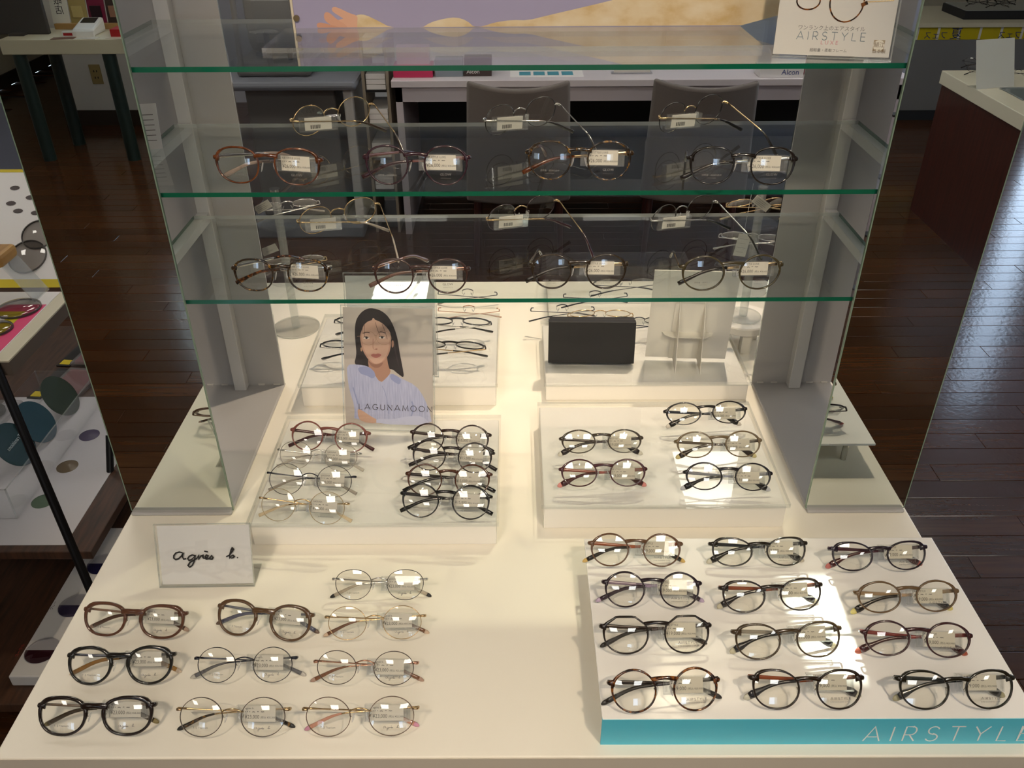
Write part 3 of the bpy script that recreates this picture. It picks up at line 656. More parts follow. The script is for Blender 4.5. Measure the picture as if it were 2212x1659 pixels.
row([
 ((183, 1312), (400, 1322), 'translucent brown thick rimmed glasses, nearest the handwritten card', 'acetate', 'well', 19, ((126, 82, 60, 0.25), (150, 110, 84), (112, 76, 56), (176, 150, 132))),
 ((472, 1305), (675, 1326), 'taupe acetate glasses with blue grey temples', 'acetate', 'panto', 20.5, ((112, 84, 58), (104, 110, 128), (108, 112, 136), (122, 98, 84))),
 ((718, 1248), (922, 1248), 'black and silver thin metal glasses with black temple ends, top of their column', 'metal', 'panto', 20, ((38, 36, 38), 'silver', (196, 186, 170, 0.4), (16, 16, 18))),
 ((702, 1330), (918, 1327), 'pale gold round wire glasses with brown temples and beige ends', 'metal', 'round', 21, ('gold', 'gold', (136, 92, 64), (206, 180, 156))),
 ((147, 1412), (375, 1410), 'dark olive acetate glasses with amber temples', 'acetate', 'panto', 20.5, ((38, 34, 28), 'gun', (190, 138, 60, 0.25), (218, 198, 176))),
 ((420, 1419), (640, 1418), 'gunmetal round wire glasses with smoky grey temple ends', 'metal', 'round', 21, ((52, 52, 60), 'gun', (136, 136, 142, 0.3), (184, 180, 172))),
 ((678, 1426), (902, 1429), 'dark bronze wire glasses with copper brown temples', 'metal', 'oval', 20, ((92, 70, 54), 'rosegold', (150, 100, 70), (168, 138, 122))),
 ((83, 1520), (332, 1519), 'dark brown thick rimmed glasses at the front corner of the table', 'acetate', 'well', 19.5, ((46, 30, 24), (124, 98, 72), (82, 62, 34), (158, 140, 84))),
 ((381, 1529), (625, 1529), 'thin brown metal glasses with black mottled temple ends', 'metal', 'round', 22, ((96, 82, 72), 'gold', 'tortd', (18, 17, 16))),
 ((653, 1529), (903, 1526), 'thin bronze round glasses with pink temple ends', 'metal', 'round', 22, ((128, 102, 84), 'gold', (206, 150, 128), (214, 150, 176))),
], TZ, GA, BR_A, LENS, lean=37, price=PR_A)
row([
 ((628, 925), (798, 933), 'rose pink acetate glasses with burgundy tips, under the portrait card', 'plastic', 'round', 22, ((150, 84, 74), (110, 50, 46), (88, 26, 30)), dict(price=PR_L15)),
 ((600, 968), (778, 977), 'silver wire glasses, second down in the left column', 'metal', 'panto', 21, ((150, 144, 134), 'silver', (200, 194, 184, 0.5))),
 ((577, 1018), (767, 1027), 'navy black wire glasses, third down in the left column', 'metal', 'round', 23, ((40, 42, 56), 'gun', (170, 162, 152, 0.4))),
 ((560, 1072), (752, 1085), 'pale gold wire glasses, lowest in the left column of the riser', 'metal', 'round', 23, ((168, 150, 116), 'gold', (222, 202, 172, 0.5))),
 ((887, 930), (1060, 937), 'dark brown round glasses, topmost in the right column of the riser', 'plastic', 'round', 22, ((66, 34, 22), (60, 34, 24), (34, 22, 20)), dict(price=PR_L15)),
 ((889, 966), (1067, 976), 'black brown round glasses, second in the right column of the riser', 'plastic', 'round', 22, ((42, 26, 22), (54, 30, 24), (36, 22, 20)), dict(price=PR_L15)),
 ((877, 1020), (1062, 1022), 'amber brown round glasses, third in the right column of the riser', 'plastic', 'round', 22, ((104, 54, 26), (40, 26, 22), (26, 22, 24)), dict(price=PR_L15)),
 ((866, 1062), (1062, 1070), 'black round glasses, lowest in the right column of the riser', 'plastic', 'round', 23, ((24, 21, 21), (40, 32, 28), (20, 19, 22)), dict(price=PR_L15)),
], RIS['LF'], GL, BR_L, LENS, lean=37, price=PR_L20)
row([
 ((1436, 886), (1613, 880), 'black brown oval glasses, topmost on the riser', 'plastic', 'oval', 17, ((40, 30, 24), (52, 56, 74), (48, 42, 40), (214, 208, 196))),
 ((1210, 945), (1388, 943), 'olive brown oval glasses, upper left on the riser', 'plastic', 'oval', 17, ((84, 70, 50), (76, 58, 56), (66, 54, 50), (216, 212, 196))),
 ((1459, 951), (1645, 948), 'taupe translucent oval glasses, middle right on the riser', 'plastic', 'oval', 19, ((138, 118, 88), (120, 108, 96), (72, 58, 52), (206, 192, 136))),
 ((1209, 1011), (1397, 1010), 'wine red oval glasses, lower left on the riser', 'plastic', 'oval', 19, ((100, 44, 52), (176, 92, 80), (104, 44, 44), (226, 146, 138))),
 ((1478, 1017), (1668, 1020), 'black oval glasses with pale grey temples, lower right on the riser', 'plastic', 'oval', 19, ((36, 28, 32), (138, 142, 156), (42, 40, 44), (196, 198, 204))),
], RIS['RF'], GR, None, LENSB, lean=36, price=PR_S)
row([
 ((1272, 1170), (1474, 1172), 'translucent brown round glasses with orange temples and yellow tips', 'plastic', 'round', 20.5, ((120, 86, 60), (190, 104, 66), (52, 46, 42), (206, 172, 96))),
 ((1534, 1172), (1743, 1170), 'dark tortoise oval glasses with navy temples, back row of the board', 'plastic', 'fox', 17.5, ((44, 34, 20), (38, 46, 58), (50, 48, 46), (196, 192, 172))),
 ((1793, 1182), (2002, 1178), 'dark purple oval glasses with wine temples, back corner of the board', 'plastic', 'fox', 17.5, ((44, 26, 44), (96, 44, 60), (100, 46, 50), (198, 100, 92))),
 ((1302, 1254), (1515, 1257), 'deep purple round glasses with lavender temples', 'plastic', 'round', 21, ((50, 28, 40), (152, 134, 158), (76, 54, 72), (184, 164, 190))),
 ((1556, 1267), (1776, 1259), 'black brown cat eye glasses with orange temples, second row', 'plastic', 'fox', 18.5, ((52, 36, 24), (170, 84, 40), (62, 56, 60), (190, 184, 160))),
 ((1848, 1278), (2070, 1273), 'beige brown oval glasses with yellow tips', 'plastic', 'oval', 18, ((122, 96, 66), (168, 142, 112), (62, 54, 50), (214, 200, 120))),
 ((1297, 1350), (1536, 1347), 'dark brown glasses with straight cut tops', 'plastic', 'crown', 22, ((44, 30, 22), (78, 54, 40), (56, 48, 42), (54, 46, 40))),
 ((1583, 1362), (1817, 1353), 'olive brown glasses with silver temples, third row', 'plastic', 'fox', 19.5, ((98, 78, 52), (152, 146, 136), (50, 50, 56), (196, 190, 160))),
 ((1862, 1362), (2100, 1370), 'wine red oval glasses with red temples and coral tips on the board', 'plastic', 'oval', 19, ((84, 40, 42), (158, 66, 60), (96, 44, 48), (200, 96, 66))),
 ((1314, 1472), (1554, 1464), 'mottled tortoise round glasses at the front of the board', 'plastic', 'round', 22.5, ('tort', (66, 56, 54), (62, 56, 52), (60, 54, 50))),
 ((1620, 1460), (1866, 1460), 'brown black cat eye glasses with orange temples, front row', 'plastic', 'fox', 20.5, ((54, 36, 20), (176, 88, 42), (58, 56, 62), (196, 194, 176))),
 ((1937, 1462), (2191, 1460), 'olive black cat eye glasses at the right front of the board', 'plastic', 'fox', 20, ((46, 40, 24), (56, 62, 58), (60, 60, 60), (168, 162, 130))),
], ZB, GB, BR_S, LENSB, lean=37, price=PR_S)
row([
 ((467, 338), (690, 345), 'amber brown glasses, first on the middle shelf', 'plastic', 'well', 20.5, ('amber', 'silver', (176, 160, 150, 0.3)), dict(phi=(84, 32))),
 ((790, 338), (1010, 340), 'purple round glasses on the middle shelf', 'plastic', 'panto', 22, ((70, 36, 50), (160, 110, 104), (74, 40, 48)), dict(phi=(88, 26))),
 ((1142, 328), (1362, 330), 'tortoise round glasses on the middle shelf', 'plastic', 'panto', 22, ('tortd', 'gold', 'amber'), dict(phi=(88, 10))),
 ((1492, 340), (1716, 342), 'black glasses, last on the middle shelf beside the right tower', 'plastic', 'well', 20.5, ((34, 26, 22), 'silver', (42, 36, 34)), dict(phi=(88, 8))),
], Z2, GS2, BR_X, LENS, lean=8, price=PR_X)
row([
 ((504, 578), (710, 580), 'black tortoise glasses, first on the lowest shelf', 'plastic', 'well', 20.5, ('tortd', 'silver', 'tort'), dict(phi=(84, 30))),
 ((807, 580), (1012, 580), 'rose brown round glasses on the lowest shelf', 'plastic', 'panto', 22, ((84, 58, 52), 'rosegold', (130, 100, 90)), dict(phi=(88, 26))),
 ((1147, 570), (1354, 570), 'dark olive round glasses on the lowest shelf', 'plastic', 'panto', 22, ((62, 48, 32), 'gold', (46, 38, 34)), dict(phi=(88, 8))),
 ((1472, 575), (1688, 570), 'olive green round glasses with a gold bridge, last on the lowest shelf', 'plastic', 'round', 22, ((92, 82, 54), 'gold', (52, 46, 40)), dict(phi=(88, 8))),
], Z3, GS3, BR_X, LENS, lean=8, price=PR_X)
row([
 ((632, 258), (800, 225), 'gold wire glasses turned backwards, left of the middle shelf back row', 'metal', 'round', 21, ('gold', 'gold', (70, 50, 34))),
 ((1052, 256), (1200, 226), 'silver rimmed glasses turned backwards at the centre of the middle shelf', 'metal', 'panto', 21, ((70, 68, 66), 'silver', (72, 68, 70))),
 ((1432, 250), (1560, 222), 'black rimmed glasses turned backwards, right of the middle shelf back row', 'metal', 'panto', 21, ((34, 32, 34), 'gold', (24, 22, 24))),
], Z2, GS2, None, LENS, lean=6, price=PR_X, back=True, phi=(74, 14), w=0.136)
row([
 ((655, 474), (805, 442), 'pale gold glasses turned backwards, left of the lowest shelf back row', 'metal', 'panto', 21, ('gold', 'gold', (190, 180, 170, 0.4))),
 ((1066, 468), (1190, 436), 'purple and gold glasses turned backwards at the centre of the lowest shelf', 'metal', 'panto', 20, ((60, 38, 44), 'gold', (70, 36, 46))),
 ((1418, 470), (1535, 438), 'dark silver glasses turned backwards, right of the lowest shelf back row', 'metal', 'oval', 20, ((60, 58, 56), 'silver', (44, 46, 44))),
], Z3, GS3, None, LENS, lean=6, price=PR_X, back=True, phi=(74, 14), w=0.136)
GBK = 'glasses at the back of the table'
row([
 ((920, 692), (1056, 694), 'grey fading half rim glasses turned away behind the portrait card', 'plastic', 'oval', 17, ((60, 62, 72), 'silver', (22, 22, 24))),
 ((905, 742), (1040, 746), 'black browline glasses turned away behind the portrait card', 'plastic', 'oval', 18, ((22, 20, 20), 'gold', (24, 22, 22))),
 ((728, 690), (862, 692), 'black rimmed glasses mostly hidden behind the portrait card, upper pair', 'plastic', 'oval', 17, ((30, 32, 40), 'silver', (30, 32, 40))),
 ((700, 742), (836, 744), 'blue black glasses mostly hidden behind the portrait card, lower pair', 'plastic', 'oval', 18, ((28, 32, 48), 'silver', (26, 30, 46))),
], RIS['LB'], GBK, None, LENS, lean=40, back=True, w=0.136)
row([
 ((1322, 690), (1440, 692), 'dark metal glasses turned away beside the black box', 'metal', 'oval', 17, ((40, 38, 44), 'gun', (30, 30, 40))),
 ((1232, 676), (1362, 676), 'gold rimmed glasses turned away behind the black box', 'metal', 'oval', 17, ('gold', 'gold', (50, 52, 70))),
], RIS['RB'], GBK, None, LENS, lean=40, back=True, w=0.134)
row([
 ((948, 628), (1072, 630), 'rimless dark wire glasses at the back edge of the table', 'metal', 'oval', 16, ((50, 48, 50), 'gun', (160, 150, 140, 0.3)), dict(rimless=True)),
 ((950, 664), (1075, 665), 'rimless gold wire glasses at the back edge of the table', 'metal', 'oval', 16, ('gold', 'rosegold', (200, 160, 140)), dict(rimless=True)),
], TZ, GBK, None, LENS, lean=45, back=True, w=0.134)

# ================================================================== SIGNS ON THE TABLE
def frame_fn(lean):
    c_, s_ = math.cos(math.radians(lean)), math.sin(math.radians(lean))
    return lambda x, z, d=0.0: (x, z * s_ + d * c_, z * c_ - d * s_)      # x across, z up the sheet, d behind the sheet face
def lsign(name, bl, br, zs, wd, ht, lean, label, cat='sign', foot=0.05, card=None, cardmat=None, th=0.002):
    """clear L shaped holder with a card inside"""
    A, B = atz(*bl, zs), atz(*br, zs); ya = math.atan2(B.y - A.y, B.x - A.x); m = (A + B) / 2
    r = empty(name, (m.x, m.y, zs), label, cat, None, ya); fn = frame_fn(lean); h = wd / 2
    gg = G().box(-h, h, 0, th, 0.0, ht); gg.v = [fn(x, z, y) for x, y, z in gg.v]
    gg.box(-h, h, 0.0, foot, 0.0, th)
    gg.build('acrylic_holder', ACR, r)
    x0, x1, z0, z1 = card or (-h + 0.004, h - 0.002, 0.004, ht - 0.003)
    gg = G().box(x0, x1, th + 0.0002, th + 0.0008, z0, z1); gg.v = [fn(x, z, y) for x, y, z in gg.v]
    gg.build('card', cardmat or PAPER, r)
    gg = G()
    for a, b, c1, c2 in ((-h, -h + 0.0012, 0, ht), (h - 0.0012, h, 0, ht), (-h, h, 0, 0.0012), (-h, h, ht - 0.0012, ht)): gg.box(a, b, -0.0004, th + 0.0004, c1, c2)
    gg.v = [fn(x, z, y) for x, y, z in gg.v]; gg.build('holder_edge', ACRE, r)
    return r, fn
r, fn = lsign('name_card', (345, 1270), (550, 1267), TZ, 0.1345, 0.0955, 20, 'white card with handwritten lettering in a clear stand', foot=0.045)
flat('lettering', script2d(0.092, 0.0021), INK, lambda x, y: fn(x + 0.002, y + 0.045, -0.0003), r)

# portrait card: flat print built from thin coloured shapes
r, fn = lsign('portrait_card', (742, 928), (940, 934), RIS['LF'], 0.156, 0.213, 20, 'portrait card of a dark haired woman in a pale blue shirt, in a clear stand', foot=0.05, card=(-0.0745, 0.0745, 0.011, 0.209), cardmat=pm('portrait_backdrop', (206, 196, 188), 0.5, vary=0.12, vscale=14))
def PU(x, y): return (-0.0745 + (x - 783) / 617.0 * 0.149, 0.209 - (y - 806) / 778.0 * 0.198)
def chaikin(p, k=2, closed=True):
    for _ in range(k):
        q = []; n_ = len(p)
        for i in range(n_ if closed else n_ - 1):
            a, b = p[i], p[(i + 1) % n_]; q += [(0.75 * a[0] + 0.25 * b[0], 0.75 * a[1] + 0.25 * b[1]), (0.25 * a[0] + 0.75 * b[0], 0.25 * a[1] + 0.75 * b[1])]
        p = q
    return p
_lay = [0]
def print_shape(name, pts, mat, k=2, U=None, fnn=None, parent=None):
    _lay[0] += 1; p = chaikin(pts, k); U = U or PU; ff = fnn or fn; P2 = [U(x, y) for x, y in p]; d = 0.0018 - 0.000026 * _lay[0]
    bm = bmesh.new(); vv = [bm.verts.new((x, z, 0)) for x, z in P2]; fc = bm.faces.new(vv); bmesh.ops.triangulate(bm, faces=[fc]); bm.verts.index_update()
    V = [ff(v.co.x, v.co.y, d) for v in bm.verts]; Fc = [[v.index for v in q.verts] for q in bm.faces]; bm.free()
    return mesh(name, V, Fc, mat, parent or r)
def print_line(name, pts, wd, mat, U=None, fnn=None, parent=None, k=2):
    _lay[0] += 1; U = U or PU; ff = fnn or fn; d = 0.0018 - 0.000026 * _lay[0]
    P2 = [U(x, y) for x, y in (chaikin(pts, k, False) if k else pts)]; V, Fc = ribbon(P2, wd); return mesh(name, [ff(x, z, d) for x, z in V], Fc, mat, parent or r)
SKIN = pm('print_skin', (206, 168, 148), 0.5); SKIND = pm('print_skin_shade', (176, 134, 114), 0.5); HAIR = pm('print_hair', (34, 25, 25), 0.5); SHIRT = ramp_mat('print_shirt', [(0.35, (168, 174, 210)), (0.65, (192, 196, 226))], 90, 0.5, 2, (9, 0.4, 0.4), 0.0)
SHIRTD = pm('print_shirt_fold', (150, 158, 202), 0.5); LIP = pm('print_lips', (176, 106, 98), 0.5); BROW = pm('print_brow', (70, 48, 42), 0.5)
print_shape('printed_hair', [(985, 808), (1050, 822), (1105, 868), (1140, 940), (1160, 1010), (1172, 1100), (1190, 1190), (1202, 1268), (1160, 1240), (1110, 1200), (1040, 1230), (960, 1195), (905, 1195), (850, 1182), (872, 1120), (866, 1040), (862, 960), (872, 890), (905, 842), (945, 815)], HAIR, 2)
print_shape('printed_neck', [(955, 1110), (1080, 1110), (1092, 1190), (1112, 1230), (1050, 1300), (1000, 1290), (978, 1230), (950, 1195)], SKIND, 1)
print_shape('printed_shirt', [(800, 1186), (870, 1182), (955, 1192), (985, 1235), (1035, 1305), (1075, 1270), (1108, 1232), (1180, 1268), (1280, 1312), (1335, 1385), (1375, 1480), (1396, 1582), (842, 1574), (850, 1470), (815, 1360), (803, 1270)], SHIRT, 1)
print_shape('printed_collar', [(875, 1200), (955, 1192), (1005, 1240), (985, 1280), (940, 1255), (892, 1245)], SHIRTD, 1)
print_shape('printed_collar', [(1108, 1232), (1180, 1268), (1172, 1312), (1140, 1300), (1100, 1270)], SHIRTD, 1)
print_line('printed_placket', [(1035, 1305), (1062, 1350), (1085, 1440), (1090, 1560)], 0.001, SHIRTD)
print_line('printed_fold', [(1230, 1570), (1270, 1460), (1240, 1400)], 0.0025, SHIRTD); print_line('printed_fold', [(830, 1300), (860, 1400), (880, 1480)], 0.002, SHIRTD)
print_shape('printed_face', [(985, 872), (1040, 878), (1090, 915), (1112, 970), (1114, 1040), (1100, 1105), (1068, 1150), (1020, 1176), (980, 1172), (938, 1130), (912, 1080), (900, 1020), (896, 960), (912, 910), (945, 880)], SKIN, 2)
print_shape('printed_cheek', [(898, 960), (912, 1000), (918, 1060), (940, 1115), (975, 1160), (1000, 1174), (975, 1170), (938, 1130), (912, 1080), (900, 1020)], pm('print_skin_mid', (192, 150, 130), 0.5), 2)
print_shape('printed_cheek', [(1112, 985), (1100, 1030), (1096, 1080), (1075, 1130), (1040, 1165), (1068, 1150), (1100, 1105), (1114, 1040)], MATS['print_skin_mid'], 2)
print_shape('printed_nose_side', [(985, 1005), (996, 1010), (992, 1050), (994, 1078), (982, 1070), (984, 1045)], MATS['print_skin_mid'], 2)
print_shape('printed_chin_shadow', [(950, 1150), (985, 1178), (1020, 1180), (1062, 1158), (1040, 1195), (1000, 1205), (965, 1185)], pm('print_neck_shadow', (150, 108, 92), 0.5), 2)
print_shape('printed_hair_sheen', [(905, 900), (918, 870), (945, 845), (925, 890), (905, 950)], pm('print_hair_light', (58, 46, 46), 0.5), 2)
print_shape('printed_hair_sheen', [(1130, 1000), (1142, 1060), (1158, 1140), (1170, 1210), (1148, 1140), (1134, 1070)], MATS['print_hair_light'], 2)
print_shape('printed_arm', [(868, 1480), (900, 1492), (960, 1530), (1010, 1556), (1000, 1580), (900, 1572), (872, 1540)], SKIN, 1)
print_shape('printed_cuff', [(1000, 1545), (1100, 1550), (1240, 1520), (1330, 1520), (1390, 1582), (1000, 1584)], pm('print_shirt_light', (198, 202, 230), 0.5), 1)
print_shape('printed_parting', [(985, 808), (1000, 880), (935, 905), (908, 960), (896, 1010), (890, 940), (915, 850)], HAIR, 1)
print_shape('printed_parting', [(985, 808), (1050, 835), (1105, 905), (1118, 985), (1095, 940), (1050, 900), (990, 878)], HAIR, 1)
for pts in ([(935, 890), (928, 960), (935, 1045)], [(1000, 870), (1020, 950), (1050, 1010)], [(1040, 880), (1075, 960), (1095, 1040)], [(950, 880), (915, 930), (912, 1010)]): print_line('printed_strand', pts, 0.0006, HAIR)
for sgn, ex, ey in ((-1, 944, 1003), (1, 1052, 998)):
    print_line('printed_brow', [(ex - 34, ey - 28 + (6 if sgn < 0 else -2)), (ex, ey - 38), (ex + 36, ey - 30 + (0 if sgn < 0 else 8))], 0.0014, BROW)
    print_shape('printed_eye', [(ex - 26, ey + 3), (ex - 8, ey - 9), (ex + 12, ey - 8), (ex + 26, ey + 4), (ex + 6, ey + 9), (ex - 12, ey + 9)], pm('print_eye_white', (226, 214, 206), 0.5), 2)
    print_shape('printed_iris', [(ex + 9 * math.cos(t), ey + 9 * math.sin(t)) for t in np.linspace(0, 2 * PI, 9)[:-1]], HAIR, 1)
    print_line('printed_eyelid', [(ex - 28, ey + 4), (ex - 6, ey - 10), (ex + 28, ey + 2)], 0.0009, HAIR)
    print_line('printed_spectacles', [(ex + 12 + 52 * math.cos(t), ey + 2 + 46 * math.sin(t)) for t in np.linspace(0, 2 * PI, 25)], 0.0005, pm('print_gold', (176, 140, 112), 0.5), k=0)
print_line('printed_spectacles', [(880, 996), (905, 992)], 0.0007, MATS['print_gold'], k=0); print_line('printed_spectacles', [(995, 990), (1005, 984), (1016, 990)], 0.0006, MATS['print_gold'])
print_line('printed_nose', [(986, 1066), (992, 1078), (1010, 1082), (1026, 1072)], 0.0007, SKIND); print_shape('printed_nostril', [(1000, 1076), (1012, 1080), (1022, 1075), (1012, 1072)], pm('print_shadow', (150, 100, 84), 0.5), 1)
print_shape('printed_lips', [(968, 1116), (990, 1106), (1006, 1110), (1022, 1104), (1050, 1112), (1030, 1130), (1006, 1136), (984, 1130)], LIP, 2); print_line('printed_mouth', [(966, 1116), (1006, 1118), (1050, 1112)], 0.0006, MATS['print_shadow'])
print_shape('printed_ear', [(1116, 1020), (1132, 1015), (1134, 1050), (1120, 1070)], SKIND, 1); print_shape('printed_earring', [(900, 1070), (912, 1066), (914, 1092), (902, 1096)], MATS['print_gold'], 1)
v, f, wl = word2d('LAGUNAMOON', 0.0095, 0.0009, gap=0.4, sx=1.0)
s_ = 0.124 / wl; x0, z0 = PU(880, 1484)
_lay[0] += 3
flat('lettering', ([(x * s_, y) for x, y in v], f), pm('print_dark_text', (52, 46, 56), 0.5), lambda x, y: fn(x0 + x, z0 + y - 0.012 * x, 0.0018 - 0.000026 * _lay[0]), r)

# the card of the rear display, seen from behind
r, fn = lsign('rear_card', (745, 815), (958, 815), RIS['LB'], 0.166, 0.196, 14, 'blank back of a card in a clear stand behind the portrait card', foot=0.002, card=(-0.08, 0.08, 0.004, 0.19))
# black box
A, B = atz(1184, 786, RIS['RB']), atz(1369, 788, RIS['RB']); m = (A + B) / 2
r = empty('glasses_case', (m.x, m.y, RIS['RB']), 'plain black box standing on the back riser', 'box', None, math.atan2(B.y - A.y, B.x - A.x))
NAVY = pm('matte_black_card', (26, 25, 27), 0.6, bump=0.1, bscale=800)
gg = G().box(-0.0818, 0.0818, 0, 0.016, 0, 0.084, bev=0.001); ffn = frame_fn(8); gg.v = [ffn(x, z, y) for x, y, z in gg.v]
lo = min(v[2] for v in gg.v); gg.v = [(x, y, z - lo) for x, y, z in gg.v]; gg.build('lid', NAVY, r)
gg = G().box(-0.0805, 0.0805, 0.016, 0.03, 0.001, 0.083, bev=0.001); gg.v = [ffn(x, z, y) for x, y, z in gg.v]; lo2 = min(v[2] for v in gg.v); gg.v = [(x, y, max(0.0, z - lo2)) for x, y, z in gg.v]; gg.build('tray', NAVY, r)
# cardboard easel, seen from behind
A, B = atz(1392, 770, RIS['RB']), atz(1562, 775, RIS['RB']); m = (A + B) / 2
r = empty('easel_card', (m.x, m.y, RIS['RB']), 'white cardboard stand-up card seen from behind with folded legs', 'sign', None, math.atan2(B.y - A.y, B.x - A.x))
CARD = pm('cardboard_white', (226, 222, 214), 0.7); CARDG = pm('cardboard_grey', (176, 172, 164), 0.8)
ffn = frame_fn(-9); H = 0.2
def lean_(gg, base=0.0): gg.v = [ffn(x, z, y) for x, y, z in gg.v]; lo = min(v[2] for v in gg.v); gg.v = [(x, y, z - lo + base) for x, y, z in gg.v]; return gg
lean_(G().box(-0.074, 0.079, 0, 0.0025, 0, H)).build('panel', CARD, r)
for sx in (-0.022, 0.024):
    gg = G(); prof = [(0.0, 0.0), (-0.06, 0.0), (-0.045, 0.035), (-0.028, 0.09), (-0.002, 0.135), (0.0, 0.135)]
    V = [(sx, y - 0.03 * z / 0.2, z) for y, z in prof] + [(sx + 0.001, y - 0.03 * z / 0.2, z) for y, z in prof]; k = len(prof)
    gg.add(V, [tuple(range(k)), tuple(reversed(range(k, 2 * k)))] + [(i, (i + 1) % k, k + (i + 1) % k, k + i) for i in range(k)]); gg.build('leg', CARD, r)
gg = G().poly([(-0.048, -0.0), (-0.044, -0.012), (-0.03, -0.022), (0.03, -0.022), (0.044, -0.012), (0.048, 0.0)], 0.062, 0.063); gg.v = [(x, y - 0.012, z) for x, y, z in gg.v]; gg.build('cross_tab', CARD, r)
gg = lean_(G().box(-0.03, 0.03, -0.0006, 0, 0.012, 0.142)); gg.build('backing_strip', CARD, r)

# clear steps at the back right with rimless glasses
A = atz(1140, 690, TZ); r = empty('acrylic_steps', (0.225, 0.62, TZ), 'clear acrylic stepped stand at the back edge of the table', 'stand')
for y0, y1, h in ((-0.06, 0.02, 0.03), (0.02, 0.10, 0.06), (0.10, 0.17, 0.09)): G().box(-0.16, 0.16, y0, y1, h - 0.003, h).build('step', ACR, r); G().box(-0.16, 0.16, y0, y0 + 0.003, h - 0.03, h - 0.003).build('riser_sheet', ACR, r)
for sx in (-0.16, 0.157): G().box(sx, sx + 0.003, -0.06, 0.17, 0, 0.027).build('side_sheet', ACR, r)
for (pl_, pr_, h, lab) in (((1155, 664), (1275, 662), 0.03, 'rimless glasses on the lowest clear step'), ((1222, 634), (1350, 632), 0.06, 'rimless glasses on the middle clear step'), ((1290, 608), (1414, 606), 0.09, 'rimless glasses on the highest clear step')):
    eyeglasses(pl_, pr_, TZ + h, lab, 'metal', 'oval', 0.015, ((50, 52, 60), 'gun', (40, 44, 60)), lean=45, back=True, w=0.134, rimless=True, group=GBK)

# clear pole stands
def pole_stand(loc, ht, r0, discs, label, base_white=False):
    r = empty('pole_stand', loc, label, 'stand', 'clear pole stands'); z = 0
    G().lathe([(0, 0), (r0, 0), (r0, 0.003), (0, 0.003)]).build('base', ACR, r)
    G().lathe([(r0 - 0.0008, 0.0005), (r0 + 0.0003, 0.0005), (r0 + 0.0003, 0.003), (r0 - 0.0008, 0.003)]).build('base_edge', ACRE, r)
    smooth_by_angle(G().cyl((0, 0, 0.003), (0, 0, ht), 0.0085, n=20).build('pole', ACRE, r))
    for h in discs: G().lathe([(0.0087, h), (0.038, h), (0.038, h + 0.003), (0.0087, h + 0.003)]).build('disc', ACR, r)
    G().lathe([(0, ht), (0.0105, ht), (0.0105, ht + 0.012), (0, ht + 0.012)], n=20).build('cap', SILVER if not base_white else ACR, r)
    return r
pole_stand((-0.478, 0.602, TZ), 0.30, 0.0500, (0.115, 0.235), 'clear acrylic pole stand beside the left tower')
pole_stand((0.462, 0.53, TZ + 0.062), 0.275, 0.036, (0.06, 0.13, 0.2), 'clear acrylic pole stand on the white stool behind the right tower', True)
r = empty('round_stool', (0.462, 0.53, TZ), 'small round white stool under the clear pole stand', 'stand')
smooth_by_angle(G().lathe([(0, 0.045), (0.056, 0.045), (0.058, 0.047), (0.058, 0.06), (0.056, 0.062), (0, 0.062)], n=40).build('top', RISER, r))
for t in (0.6, 2.7, 4.8): G().box(0.036 * math.cos(t) - 0.01, 0.036 * math.cos(t) + 0.01, 0.036 * math.sin(t) - 0.01, 0.036 * math.sin(t) + 0.01, 0, 0.045).build('leg', RISER, r)
# price tags dangling from the pole stands
def hang_tag(px, Y, w_, h_, rot, label, text=None, string=None):
    p = aty(px[0], px[1], Y); r = empty('hanging_tag', (p.x, p.y, p.z), label, 'price tag', 'price tags on the pole stands'); c_, s_ = math.cos(math.radians(rot)), math.sin(math.radians(rot))
    fx = lambda x, z, d=0.0: (x * c_ - z * s_, d, x * s_ + z * c_)
    gg = G().box(-w_ / 2, w_ / 2, 0, 0.0006, -h_ / 2, h_ / 2); gg.v = [fx(x, z, y) for x, y, z in gg.v]; gg.build('card', LABEL, r)
    gg = G().box(-w_ / 2 - 0.004, w_ / 2 + 0.004, -0.0012, -0.0006, -h_ / 2 - 0.001, h_ / 2 + 0.001); gg.v = [fx(x, z, y) for x, y, z in gg.v]; gg.build('sleeve', TAGC, r)
    ls = [[(-w_ * 0.35, h_ * (0.3 - 0.2 * i)), (w_ * (0.3 - 0.1 * (i % 2)), h_ * (0.3 - 0.2 * i))] for i in range(4)]
    v2 = text2d(text, h_ * 0.28, 'CENTER') if text else strokes2d(ls, 0.0005)
    flat('printing', v2, GINK, lambda x, y: fx(x, y - (h_ * 0.2 if text else 0), -0.0015), r)
    if string: G().cyl((0, 0, h_ / 2), (0.004, 0.0, h_ / 2 + string), 0.0004, n=6).build('string', pm('white_string', (225, 225, 222), 0.7), r)
hang_tag((568, 447), 0.56, 0.034, 0.016, 28, 'price tag on the top of the left pole stand')
hang_tag((582, 540), 0.56, 0.034, 0.016, 22, 'price tag lower on the left pole stand', '¥25,300')
hang_tag((1645, 440), 0.50, 0.036, 0.016, -35, 'price tag at the top of the right pole stand')
hang_tag((1603, 530), 0.50, 0.024, 0.045, -8, 'white swing tag on a string at the right pole stand', None, 0.10)
for (px, zz, lab, cap_, yw) in (((610, 480), 0.238, 'clear wire glasses on the upper disc of the left pole stand', 'silver', 0.3), ((632, 590), 0.118, 'silver wire glasses on the lower disc of the left pole stand', 'gold', 0.2)):
    eyeglasses(None, None, TZ + zz, lab, 'metal', 'oval', 0.016, ('silver', cap_, (190, 186, 180, 0.4)), lean=45, group='glasses on the pole stands', pos=(-0.478 + 0.015, 0.602 + 0.02, 0), yaw=PI + yw, w=0.13)
